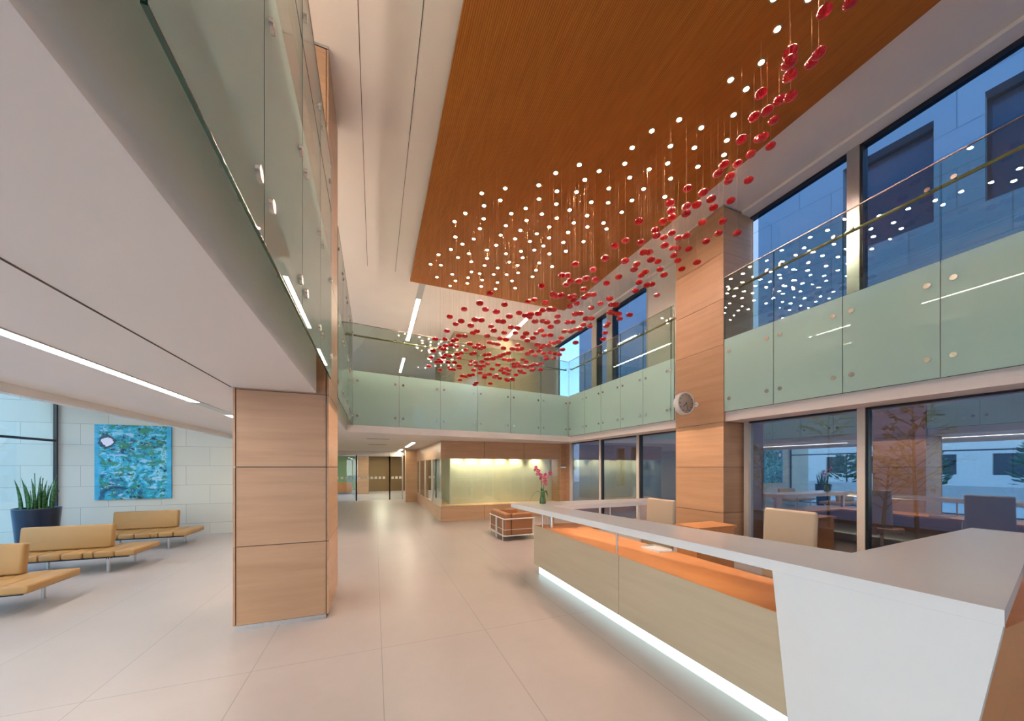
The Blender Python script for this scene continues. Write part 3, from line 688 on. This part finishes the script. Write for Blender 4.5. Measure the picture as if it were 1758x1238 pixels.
MB().box(XF+.08, XF+.14, 1.41, 5.14, 0, .154).build('plinth', M['white'], D)
MB().box(XF+.14, 3.1, 5.08, 5.14, 0, .154).build('plinth', M['white'], D)
# counter top, one white slab tapering along the run
CT = [(2.15,5.48),(2.485,.60),(3.67,.82),(5.58,1.20),(5.56,1.54),(3.14,1.40),(2.58,4.82),(4.75,4.85),(5.0,5.34)]
MB().prism(CT, 1.072, 1.142).build('counter_top', M['counter'], D)
MB().box(2.60, 2.64, 1.7, 4.75, 1.062, 1.071).build('under_counter_light', M['under'], D)
# white wedge shaped end wall under the near corner
v = MB()
yl = lambda z: 1.49 - (1.09-z)*.085
yr = lambda z: .602 + (1.10-z)*.135
o1 = [(XF+.012*0+.0, yl(1.0715), 1.0715), (XF+.03, yr(1.0715)+.01, 1.0715), (XF+.0, yr(0)+.01, 0), (XF, yl(0), 0)]
xs = lambda z, y: 2.4855 - (y-.60)*.0686 if z > 1 else XF
P = [(xs(2,yl(1.0715)), yl(1.0715), 1.0715), (xs(2,.603), .603, 1.0715), (XF, yr(0), 0), (XF, yl(0), 0)]
Q = [(x+.022, y, z) for x, y, z in P]
v.add(P+Q, [(0,3,2,1),(4,5,6,7),(0,1,5,4),(1,2,6,5),(2,3,7,6),(3,0,4,7)])
v.build('white_end_wall', M['counter'], D)
# far arm end wall
v = MB(); v.add([(4.52,5.06,1.0715),(4.74,5.06,1.0715),(4.66,5.06,0),(4.58,5.06,0),(4.52,5.11,1.0715),(4.74,5.11,1.0715),(4.66,5.11,0),(4.58,5.11,0)],
                [(0,1,2,3),(7,6,5,4),(0,4,5,1),(1,5,6,2),(2,6,7,3),(3,7,4,0)])
v.build('white_end_wall', M['counter'], D)
for x, y, rr in ((2.475,4.93,.013),(2.60,4.86,.034),(2.475,3.12,.012),(2.66,5.10,.012),(3.9,5.1,.012)):
    MB().tube((x,y,.792),(x,y,1.0725), rr, 16).build('support_post', M['steel'], D)
# return desk / drawer unit by the column
r = empty('drawer_unit', (5.2, 4.45, 0), 'low orange wood side unit in front of the oak column with the clock', 'cabinet')
MB().box(4.75, 5.55, 4.0, 4.42, .04, .755).build('body', M['wood_work'], r)
MB().box(4.72, 5.58, 3.97, 4.45, .755, .79).build('top', M['wood_work'], r)
for z in (.10,.32,.54):
    d_ = MB().box(4.732, 4.75, 4.02, 4.40, z, z+.20).build('drawer', M['wood_work'], r)
    MB().tube((4.722, 4.14, z+.15), (4.722, 4.28, z+.15), .006, 8).build('handle', M['steel'], d_)
# paper tray on work surface
r = empty('paper_tray', (3.04, 3.15, .79), 'white paper tray on the orange work surface', 'tray')
t = MB(); t.box(2.95,3.15,3.00,3.28,.7905,.797); t.box(2.95,2.955,3.00,3.28,.797,.815); t.box(3.145,3.15,3.00,3.28,.797,.815); t.box(2.955,3.145,3.275,3.28,.797,.815)
t.build('body', M['white'], r)
MB().box(2.965,3.135,3.02,3.26,.7972,.803).build('paper_stack', M['counter'], r)

# ------------------------------------------------------------------ office chairs
def office_chair(x, y, rz, label):
    r = empty('office_chair', (x, y, 0), label, 'chair', 'office chairs behind the desk', rz)
    b = MB(); b.cushion(-.25, .25, -.028, .028, 0, .76, .026)
    # taper upward edges, slight lean
    b.xf(Matrix.Translation((0, -.23, .54)) @ Matrix.Rotation(.07, 4, 'X'))
    b.build('backrest', M['chair'], r, True)
    MB().cushion(-.25, .25, -.24, .26, .43, .52, .035).build('seat', M['chair'], r, True)
    br = MB(); br.box(-.03,.03,-.27,-.1,.40,.43); br.box(-.03,.03,-.275,-.262,.40,.62); br.build('bracket', M['alu'], r, True)
    MB().tube((0,0,.12),(0,0,.43),.028,14).build('gas_lift', M['steel'], r, True)
    for k in range(5):
        a = 2*PI*k/5+.3
        lg = MB().path([(0,0,.13),(.14*math.cos(a),.14*math.sin(a),.11),(.29*math.cos(a),.29*math.sin(a),.075)], [.02,.017,.012], 8).build('leg', M['steel'], r, True)
        MB().tube((.29*math.cos(a)-.02*math.sin(a),.29*math.sin(a)+.02*math.cos(a),.03),(.29*math.cos(a)+.02*math.sin(a),.29*math.sin(a)-.02*math.cos(a),.03),.03,14).build('castor', M['black'], lg, True)
    return r
office_chair(3.80, 2.33, math.radians(90), 'beige leather office chair seen from behind, in front of the dark window')
office_chair(3.50, 3.80, math.radians(90), 'beige leather office chair at the far arm of the reception desk')

# ------------------------------------------------------------------ benches
def bench():
    r = empty('bench', (0,0,0), '', 'bench', 'tan leather waiting benches')
    x = 0.; kinds = ['W','W','N','W','W','N','W','W']
    for k in kinds:
        wd = .253 if k == 'W' else .128
        MB().cushion(x-wd+.005, x-.005, 0, .80, .262, .362, .026).build('seat_cushion', M['leather'], r, True)
        x -= wd
    tot = -x
    f = MB(); f.box(-tot+.04, -.10, .07, .10, .235, .262); f.box(-tot+.04, -.10, .70, .73, .235, .262)
    for xx in (-.34, -tot+.30): f.box(xx-.015, xx+.015, .03, .77, .225, .248)
    f.build('frame', M['black'], r, True)
    for xx in (-.34, -tot+.30):
        for yy in (.05, .75):
            MB().tube((xx, yy, 0), (xx, yy, .245), .021, 16).build('leg', M['alu'], r, True)
    b = MB(); b.cushion(-.56, .56, -.055, .055, 0, .40, .03)
    b.xf(Matrix.Rotation(-.12, 4, 'X'))
    bo = b.build('backrest', M['leather'], r, True); bo.location = (-1.02+0.0, .62, .362)
    return r, bo
b0, _ = bench()
b0.location = (-3.76, 9.58, 0)
b0['label'] = 'tan leather bench nearest the painting, farthest of the three'
for yy, yb, lb in ((7.78, .40, 'tan leather bench in the middle of the row, in front of the dark plant pot'), (5.87, .66, 'tan leather bench nearest the camera, cut by the left frame edge')):
    c_ = copy_tree(b0); c_.location = (-3.77, yy, 0); c_['label'] = lb
    for ch in c_.children:
        if ch.name.startswith('backrest'): ch.location.y = yb
for ch in b0.children:
    if ch.name.startswith('backrest'): ch.location.y = .74

# ------------------------------------------------------------------ painting
p = MB(); p.box(-.71,.71,-.02,.02,-.905,.905)
o = p.build('painting', M['art']); o.location = (-5.495, 11.372, 1.87)
tag(o, 'large square abstract painting in blues and greens on the limestone wall', 'painting')

# ------------------------------------------------------------------ potted snake plant
r = empty('potted_plant', (-6.02, 9.55, 0), 'snake plant in a tall dark blue round pot by the glass facade', 'plant')
MB().lathe([(.22,0),(.23,.01),(.295,.95),(.297,.97),(.275,.97),(.27,.90),(.0001,.90)], 40).build('pot', M['pot'], r, True)
MB().lathe([(.268,.90),(.2,.925),(.0001,.93)], 24).build('soil', M['soil'], r, True)
lv = MB()
for k in range(26):
    a = random.uniform(0, 2*PI); d = random.uniform(0, .2); h = random.uniform(.35, .72)
    bx, by = d*math.cos(a), d*math.sin(a); le = random.uniform(.02,.10); n_ = 7
    w0 = random.uniform(.022,.032); tw = random.uniform(0, PI)
    vs = []
    for j in range(n_):
        t = j/(n_-1); ww = w0*(1-t**2.5)+.001
        cx_, cy_ = bx+math.cos(a)*le*t*t, by+math.sin(a)*le*t*t; tt = tw+.5*t
        nx, ny = math.cos(tt), math.sin(tt)
        for s_, o_ in ((-1,0),(0,.006),(1,0),(0,-.006)):
            vs.append((cx_+s_*ww*nx-o_*ny, cy_+s_*ww*ny+o_*nx, .92+h*t))
    fs = [(j*4+i, j*4+(i+1)%4, (j+1)*4+(i+1)%4, (j+1)*4+i) for j in range(n_-1) for i in range(4)]
    lv.add(vs, fs, 0, True)
lv.build('leaves', M['leaf'], r, True)

# ------------------------------------------------------------------ wall clock
K = Vector((5.66, 5.10, 3.0))
r = empty('wall_clock', K, 'round white clock on a bracket at the right oak column', 'clock')
c = MB(); c.lathe([(.215,-.055),(.222,-.05),(.222,.05),(.215,.055),(.195,.055),(.195,.045)], 48); c.lathe([(.195,-.045),(.195,-.055),(.215,-.055)], 48)
c.xf(Matrix.Rotation(PI/2, 4, 'X')); c.build('case', M['white'], r, True)
c = MB(); c.lathe([(.0001,-.046),(.196,-.046),(.196,.046),(.0001,.046)], 48); c.xf(Matrix.Rotation(PI/2, 4, 'X'))
face = c.build('dial', M['dial'], r, True)
mk = MB()
for k in range(12):
    a = 2*PI*k/12; r0 = .145 if k % 3 else .135
    mk.add([(math.sin(a)*r0-math.cos(a)*.005, -.0475, math.cos(a)*r0+math.sin(a)*.005),(math.sin(a)*.178-math.cos(a)*.005, -.0475, math.cos(a)*.178+math.sin(a)*.005),
            (math.sin(a)*.178+math.cos(a)*.005, -.0475, math.cos(a)*.178-math.sin(a)*.005),(math.sin(a)*r0+math.cos(a)*.005, -.0475, math.cos(a)*r0-math.sin(a)*.005)], [(0,1,2,3)])
mk.build('hour_marks', M['black'], face, True)
def hand(ang, ln, wd, y):
    h = MB(); h.box(-wd, wd, y-.001, y+.001, -.02, ln); h.xf(Matrix.Rotation(ang, 4, 'Y')); return h
hand(2*PI*7.45/12, .105, .006, -.050).build('hour_hand', M['black'], r, True)
hand(2*PI*27.5/60, .155, .004, -.053).build('minute_hand', M['black'], r, True)
b = MB(); b.tube((.22,0,0),(.325,0,0),.014,12); b.lathe([(.05,0),(.05,.012),(.03,.015)],20,0,(0,0,0)); 
b2 = MB(); b2.tube((.22,0,0),(.325,0,0),.014,12); b2.tube((.322,0,0),(.340,0,0),.045,20); b2.build('bracket', M['white'], r, True)

# ------------------------------------------------------------------ two seat sofa with tubular frame
sx0, sx1, sy0, sy1 = 2.83, 3.60, 7.64, 8.78
r = empty('sofa', (3.2, 8.2, 0), 'small brown leather sofa with white tubular frame in front of the cream lit wall', 'sofa')
MB().cushion(sx0+.03, sx0+.19, sy0+.02, sy1-.02, .13, .645, .03).build('backrest', M['sofa'], r)
for a in (sy0+.03, sy1-.18):
    MB().cushion(sx0+.20, sx1-.02, a, a+.15, .13, .64, .03).build('armrest', M['sofa'], r)
for a in (sy0+.19, (sy0+sy1)/2+.003):
    MB().cushion(sx0+.20, sx1-.02, a, a+(sy1-sy0)/2-.193, .26, .40, .03).build('seat_cushion', M['sofa'], r)
MB().cushion(sx0+.20, sx1-.02, sy0+.19, sy1-.19, .13, .255, .03).build('seat_base', M['sofa'], r)
f = MB(); ym = (sy0+sy1)/2
for z, rr in ((.52,.013),(.27,.006),(.125,.013)):
    f.path([(sx1,sy0,z),(sx0+.03,sy0,z),(sx0,sy0+.03,z),(sx0,sy1-.03,z),(sx0+.03,sy1,z),(sx1,sy1,z)], rr, 8)
f.path([(sx1,sy0,.125),(sx1,sy1,.125)], .013, 8)
f.build('frame', M['tube'], r)
for (x,y) in ((sx0,sy0+.10),(sx0,ym-.03),(sx0,ym+.03),(sx0,sy1-.10),(sx1,sy0),(sx1,sy1)):
    MB().tube((x,y,0),(x,y,.52),.013,10).build('leg', M['tube'], r)

# ------------------------------------------------------------------ orchid on the counter
r = empty('potted_orchid', (2.60, 5.18, 1.142), 'pink orchid in a small green glass vase on the far end of the white counter', 'plant')
MB().lathe([(.045,0),(.055,.01),(.05,.06),(.038,.13),(.036,.19),(.033,.19),(.033,.13),(.0001,.12)], 20).build('vase', M['vase'], r, True)
st = MB(); fl = MB()
for sgn, hh, tips in ((-1,.50,11),(1,.40,11)):
    pts = []
    for j in range(9):
        t = j/8
        pts.append((sgn*(.01+.03*t+.12*max(0,t-.55)**1.2*2), .0, .12+hh*t-(.18*max(0,t-.8))))
    st.path(pts, .004, 6)
    for q_ in range(tips):
        t = .62+.38*q_/(tips-1); j = min(7, int(t*8)); fr_ = t*8-j
        a0 = Vector(pts[j]).lerp(Vector(pts[j+1]), fr_)
        cpos = a0 + Vector((random.uniform(-.05,.05), random.uniform(-.04,.04), random.uniform(-.05,.03)))
        st.path([a0, cpos], .002, 4)
        yaw = random.uniform(-.7,.7)
        for k in range(5):
            an = 2*PI*k/5+.3; ax = Vector((math.cos(an)*math.cos(yaw), math.cos(an)*math.sin(yaw), math.sin(an)))
            nrm = Vector((math.sin(yaw), -math.cos(yaw), 0)); sd = ax.cross(nrm)
            R_ = .033
            vs = [cpos, cpos+ax*R_*.55+sd*R_*.42+nrm*.004, cpos+ax*R_+nrm*.001, cpos+ax*R_*.55-sd*R_*.42+nrm*.004, cpos+ax*R_*.5+nrm*.009, cpos+ax*R_*.5-nrm*.003]
            fl.add(vs, [(0,1,4),(1,2,4),(2,3,4),(3,0,4),(1,0,5),(2,1,5),(3,2,5),(0,3,5)])
st.build('stems', M['stem'], r, True); fl.build('flowers', M['petal'], r, True)
lf = MB()
for a, ln in ((2.7,.20),(.3,.10),(1.4,.16),(4.2,.12)):
    vs = []
    for j in range(8):
        t = j/7; ww = .022*math.sin(PI*min(1,t*.9+.1))+.001
        up = .19+ln*(.5*t) if a == 1.4 else .18+.05*math.sin(PI*t)-.12*t*t*(ln/.2)*1.2
        cx_, cy_ = math.cos(a)*(.02+ln*t*(.3 if a == 1.4 else 1)), math.sin(a)*(.02+ln*t*(.3 if a == 1.4 else 1))
        vs += [(cx_-math.sin(a)*ww, cy_+math.cos(a)*ww, up), (cx_, cy_, up-.006), (cx_+math.sin(a)*ww, cy_-math.cos(a)*ww, up), (cx_, cy_, up+.001)]
    lf.add(vs, [(j*4+i, j*4+(i+1)%4, (j+1)*4+(i+1)%4, (j+1)*4+i) for j in range(7) for i in range(4)], 0, True)
lf.build('leaves', M['leaf_bright'], r, True)

# ------------------------------------------------------------------ glazed room with lit cream wall (rear hall)
BX, BY = 1.97, 11.16
c = MB(); c.box(BX, 6.32, BY, 11.80, 0, .48); c.box(BX, 2.45, 11.80, 17.9, 0, .48)
r = struct('trim_12', c, M['wood_plinth'], 'low brown oak plinth under the cream lit wall and glass room', 'plinth')
jm = MB()
for x in (3.42, 4.87): jm.box(x-.004, x+.004, BY-.002, BY, 0, .48)
jm.build('joint', M['dark'], r)
c = MB(); c.box(BX, 6.32, BY, 11.62, 2.03, 2.6); c.box(BX, 2.35, 11.62, 17.9, 2.03, 2.6)
r = struct('trim_13', c, M['wood_plinth'], 'brown oak beam above the cream lit wall and glass room', 'beam')
jm = MB()
for x in (3.42, 4.87): jm.box(x-.005, x+.005, BY-.002, BY, 2.03, 2.6)
jm.build('joint', M['dark'], r)
struct('wall_cream', MB().box(2.40, 6.32, 11.82, 11.92, .48, 2.6), M['washwall'], 'cream back lit wall washed by downlights behind the sofa', 'wall')
wj = struct('window_30', MB().box(BX+.02, BX+.032, BY+.02, 17.9, .48, 2.03), M['glass_clear'], 'clear glass side of the glazed room along the rear hall', 'window')
m_ = MB()
for y in (12.9, 13.15, 15.0, 16.9): m_.box(BX+.0, BX+.06, y-.03, y+.03, .48, 2.03)
m_.build('mullion', M['mull'], wj)
struct('window_31', MB().box(BX+.04, 6.32, BY+.02, BY+.032, .48, 2.03), M['glass_clear'], 'clear glass front before the cream lit wall', 'window')
for k, x in enumerate((2.62, 3.15, 3.68, 4.22, 4.80, 5.62)):
    o = empty('wash_light', (x, 11.66, 2.29), 'small recessed wash light above the cream wall, number %d counted from its left end' % (k+1), 'downlight', 'wash lights over the cream wall')
    tag(o, ('leftmost','second from left','third from left','third from right','second from right','rightmost')[k]+' wash light over the cream wall behind the oak beam', 'downlight', 'wash lights over the cream wall')
    MB().lathe([(.05,.04),(.05,0),(.042,0),(.042,.03)], 16).build('housing', M['steel'], o, True)
    MB().lathe([(.0001,.02),(.04,.02)], 16).build('lens', M['strip_hall'], o, True)
    ld = bpy.data.lights.new('wash_light_beam', 'SPOT'); ld.energy = 34; ld.color = (1,.86,.58); ld.spot_size = 1.7; ld.spot_blend = .8; ld.shadow_soft_size = .04
    lo = bpy.data.objects.new('beam', ld); COL.objects.link(lo); lo.parent = o; lo.location = (0,.0,-.01); lo.rotation_euler = (.10,0,0)
struct('wall_hall_wood', MB().box(1.44, 2.0, 17.95, 18.4, 0, 2.6), M['wood_plinth'], 'oak panelled wall end beside the glass doors', 'wall')
# glass door wall at the end of the hall
for k, (a, b, lb) in enumerate(((-1.9,-.88,'left'),(-.88,.76,'middle'),(.76,1.42,'right'))):
    f = MB(); f.box(a-.03, a+.03, 19.77, 19.83, 0, 2.38); f.box(b-.03, b+.03, 19.77, 19.83, 0, 2.38); f.box(a, b, 19.77, 19.83, 2.32, 2.38)
    r = struct('door_%d' % (k+4), f, M['alu'], lb+' glass door with white square markings at the end of the rear hall', 'door')
    MB().box(a+.03, b-.03, 19.795, 19.805, .0, 2.32).build('pane', M['glass_clear'], r)
    d = MB(); x = a+.08
    while x < b-.16:
        d.box(x, x+.13, 19.79, 19.794, 1.12, 1.25); x += .20
    d.build('safety_marking', M['decal'], r)
struct('trim_14', MB().box(-2, 1.5, 19.75, 19.85, 2.38, 2.6), M['soffit'], 'bulkhead above the glass doors', 'bulkhead')
c = MB(); c.box(-.40, 4, 27, 27.2, 0, 2.6)
struct('wall_gold', c, M['carpet'], 'gold brown wall beyond the glass doors', 'wall')
struct('wall_gold_left', MB().box(-6, -.45, 29.5, 29.7, 0, 2.6), M['greenwall'], 'olive green wall far beyond the left glass door', 'wall')
struct('pier', MB().box(-1.08, -.36, 24.5, 25.1, 0, 2.6), M['wood'], 'pale oak pier beyond the glass doors', 'pier')
r = empty('armchair', (-1.9, 25.5, 0), 'orange armchair with white top beyond the left glass door', 'armchair')
MB().cushion(-2.6,-1.4,25.0,25.2,.1,.75,.05).build('backrest', M['orange'], r); MB().cushion(-2.6,-1.4,25.2,26,.1,.42,.05).build('seat', M['orange'], r)
for x in (-2.55,-1.45):
    for y in (25.05, 25.95): MB().tube((x,y,0),(x,y,.12),.02,8).build('leg', M['steel'], r)
# window room interior
struct('wall_glass_room', MB().box(2.6, 6.4, 17.5, 17.6, 0, 2.6), M['washwall'], 'rear wall inside the glazed room', 'wall')

# ------------------------------------------------------------------ courtyard outside the right windows
struct('courtyard_ground', MB().box(6.62, 40, -30, 60, -.12, -.001), M['court'], 'dark courtyard paving outside the right windows', 'paving')
r = empty('courtyard_planter', (8.5, 2.0, 0), 'long dark raised planter outside the right windows', 'planter')
c = MB(); c.box(7.7, 7.78, -3.5, 6.4, 0, .62); c.box(9.3, 9.38, -3.5, 6.4, 0, .62); c.box(7.78, 9.3, -3.5, -3.42, 0, .62); c.box(7.78, 9.3, 6.32, 6.4, 0, .62)
c.build('wall', M['darkbox'], r); MB().box(7.78, 9.3, -3.42, 6.32, 0, .54).build('soil', M['soil'], r)
def leaf(mb, p, d, sz):
    d = Vector(d).normalized(); sd = d.cross(Vector((random.uniform(-1,1),random.uniform(-1,1),1))).normalized(); nn = d.cross(sd)
    vs = [p, p+d*sz*.5+sd*sz*.22+nn*sz*.05, p+d*sz, p+d*sz*.5-sd*sz*.22+nn*sz*.05, p+d*sz*.5+nn*sz*.01]
    mb.add(vs, [(0,1,4),(1,2,4),(2,3,4),(3,0,4)])
def small_tree(x, y, h, crown, label, zb=.54, n=20, lm='leaf_tree', sz=.13, low=.35):
    r = empty('tree', (x, y, zb), label, 'tree', 'small trees outside')
    tr = MB(); lf = MB()
    top = Vector((random.uniform(-.1,.1), random.uniform(-.1,.1), h))
    tr.path([Vector((0,0,0)), top*.35+Vector((.03,.02,0)), top*.7, top], [.03,.024,.015,.005], 7)
    for k in range(n):
        t = low+(1-low)*k/n; base = top*t; a = k*2.4+random.uniform(-.3,.3)
        ln = crown*(1.05-t)*random.uniform(.8,1.25)+.12
        tip = base+Vector((math.cos(a)*ln, math.sin(a)*ln, ln*.75))
        tr.path([base, base.lerp(tip,.5)+Vector((0,0,-.02)), tip], [.010,.007,.003], 5)
        for j in range(15):
            q_ = base.lerp(tip, .3+.7*j/14)+Vector((random.uniform(-.06,.06),random.uniform(-.06,.06),random.uniform(-.05,.05)))
            leaf(lf, q_, (math.cos(a)+random.uniform(-1,1), math.sin(a)+random.uniform(-1,1), random.uniform(-.4,.6)), sz*random.uniform(.7,1.2))
    tr.build('trunk', M['bark'], r, True); lf.build('foliage', M[lm], r, True)
    return r
small_tree(8.5, 4.15, 2.9, .75, 'slim leafy tree outside, seen high behind the window left of the pale mullion', low=.6)
small_tree(8.3, 2.85, 2.35, .75, 'slim tree outside, tallest one right of the pale mullion')
small_tree(8.5, 3.35, 1.35, .7, 'short bushy tree outside, just right of the pale mullion', low=.3)
small_tree(8.6, 1.3, 1.9, .7, 'sparse tree outside, rightmost of the planter')
small_tree(8.4, 5.3, 1.7, .6, 'thin tree outside, beside the oak column with the clock')

# blue stone building across the courtyard
ang = math.radians(90+9.5)
r = empty('stone_building', (13.9, 1.6, 0), 'tall blue grey stone building across the courtyard with deep dark windows', 'building', None, ang)
# local x runs along the facade away from the camera, local y = outward (towards -X world)
U = lambda X, Y: ((X-13.9)*math.cos(ang)+(Y-1.6)*math.sin(ang))
holes = []
def rng(a, b, z0, z1): holes.append((a, b, z0, z1))
rng(2.77, 4.53, 8.1, 10.72); rng(-1.2, 1.98, 8.1, 10.72); rng(7.3, 9.0, 5.2, 10.0)
rng(12.84, 13.38, .78, 2.72); rng(11.99, 12.44, .78, 2.72)
def wall_with_holes(x0, x1, z0, z1, y0, y1, hs):
    xs = sorted(set([x0,x1]+[h[0] for h in hs]+[h[1] for h in hs])); zs = sorted(set([z0,z1]+[h[2] for h in hs]+[h[3] for h in hs]))
    mb = MB()
    for a, b in zip(xs, xs[1:]):
        for c_, d_ in zip(zs, zs[1:]):
            mx_, mz_ = (a+b)/2, (c_+d_)/2
            if any(h[0] < mx_ < h[1] and h[2] < mz_ < h[3] for h in hs): continue
            mb.box(a, b, y0, y1, c_, d_)
    return mb
wall_with_holes(-12, 16.2, 0, 15, 0, -.5, holes).build('facade_wall', M['facade'], r, True)
for h in holes:
    w_ = MB().box(h[0], h[1], -.40, -.36, h[2], h[3]).build('window', M['winhole'], r, True)
    f = MB(); f.box(h[0], h[0]+.07, -.36, -.33, h[2], h[3]); f.box(h[1]-.07, h[1], -.36, -.33, h[2], h[3]); f.box(h[0], h[1], -.36, -.33, h[3]-.07, h[3])
    f.build('frame', M['black'], w_, True)

# ------------------------------------------------------------------ garden outside the left facade (seen in the window reflections)
struct('terrace_ground', MB().box(-60, -6.95, -40, 60, -.13, -.002).box(-6.95, 6.6, -40, -7, -.13, -.002), M['paving'], 'pale paving outside the left glass facade', 'paving')  # second box, behind the back wall, added to bounce daylight onto the ceiling
r = empty('garden_planter', (-13, 9, 0), 'white walled garden planter outside the left facade', 'planter')
c = MB(); c.box(-13.2, -12.9, -14, 26, 0, .85); c.build('wall', M['render'], r)
MB().box(-16, -13.2, -14, 26, 0, .75).build('soil', M['soil'], r)
def shrub(x, y, h, label):
    r = empty('shrub', (x, y, .75), label, 'shrub', 'garden shrubs')
    lf = MB()
    for k in range(240):
        a = random.uniform(0,2*PI); t = random.random()**.7; rr = h*.45*math.sqrt(random.random())*(1.1-t*.7)
        leaf(lf, Vector((rr*math.cos(a), rr*math.sin(a), h*t)), (math.cos(a), math.sin(a), random.uniform(0,1)), h*.22)
    lf.build('foliage', M['leaf_bright'], r, True)
    MB().tube((0,0,0),(0,0,h*.8),.03,6,0,.01).build('stem', M['bark'], r, True)
for k, y in enumerate((-8,-4.6,-1.2,2.2,5.6,9.0,12.4,15.8,19.2,22.6)):
    shrub(-14.3+random.uniform(-.4,.4), y, random.uniform(1.2,2.6), 'green shrub in the white garden planter outside the left facade, '+
          ('first','second','third','fourth','fifth','sixth','seventh','eighth','ninth','tenth')[k]+' from the near end')
r = empty('pale_house', (-27, 14, 0), 'pale rendered house beyond the garden', 'building')
hs = [(k*3.2-9, k*3.2-7.4, z, z+1.5) for k in range(6) for z in (1.2, 4.2)]
hw = wall_with_holes(-11, 11, 0, 6.6, -.3, 0, hs)
hw.xf(Matrix.Rotation(-PI/2, 4, 'Z')); hw.build('wall', M['render'], r, True)
for h in hs:
    g = MB().box(h[0], h[1], -.25, -.2, h[2], h[3]); g.xf(Matrix.Rotation(-PI/2, 4, 'Z')); g.build('window', M['winhole'], r, True)
r = empty('white_apartment_block', (21, 36, 0), 'white apartment block seen far off through the last upper window', 'building')
hs = [(k*2.6-5.2, k*2.6-3.8, z, z+1.3) for k in range(5) for z in (1.4, 4.4, 7.4)]
hw = wall_with_holes(-7, 9, 0, 9.4, -.3, 0, hs); hw.xf(Matrix.Rotation(PI*0, 4, 'Z')); hw.build('wall', M['render'], r, True)
for h in hs: MB().box(h[0], h[1], -.1, -.05, h[2], h[3]).build('window', M['winhole'], r, True)
struct('trim_15', MB().tube((-8.6,3.2,0),(-8.6,3.2,4.0),.22,24), M['alu'], 'round metal canopy post outside the left facade', 'post')
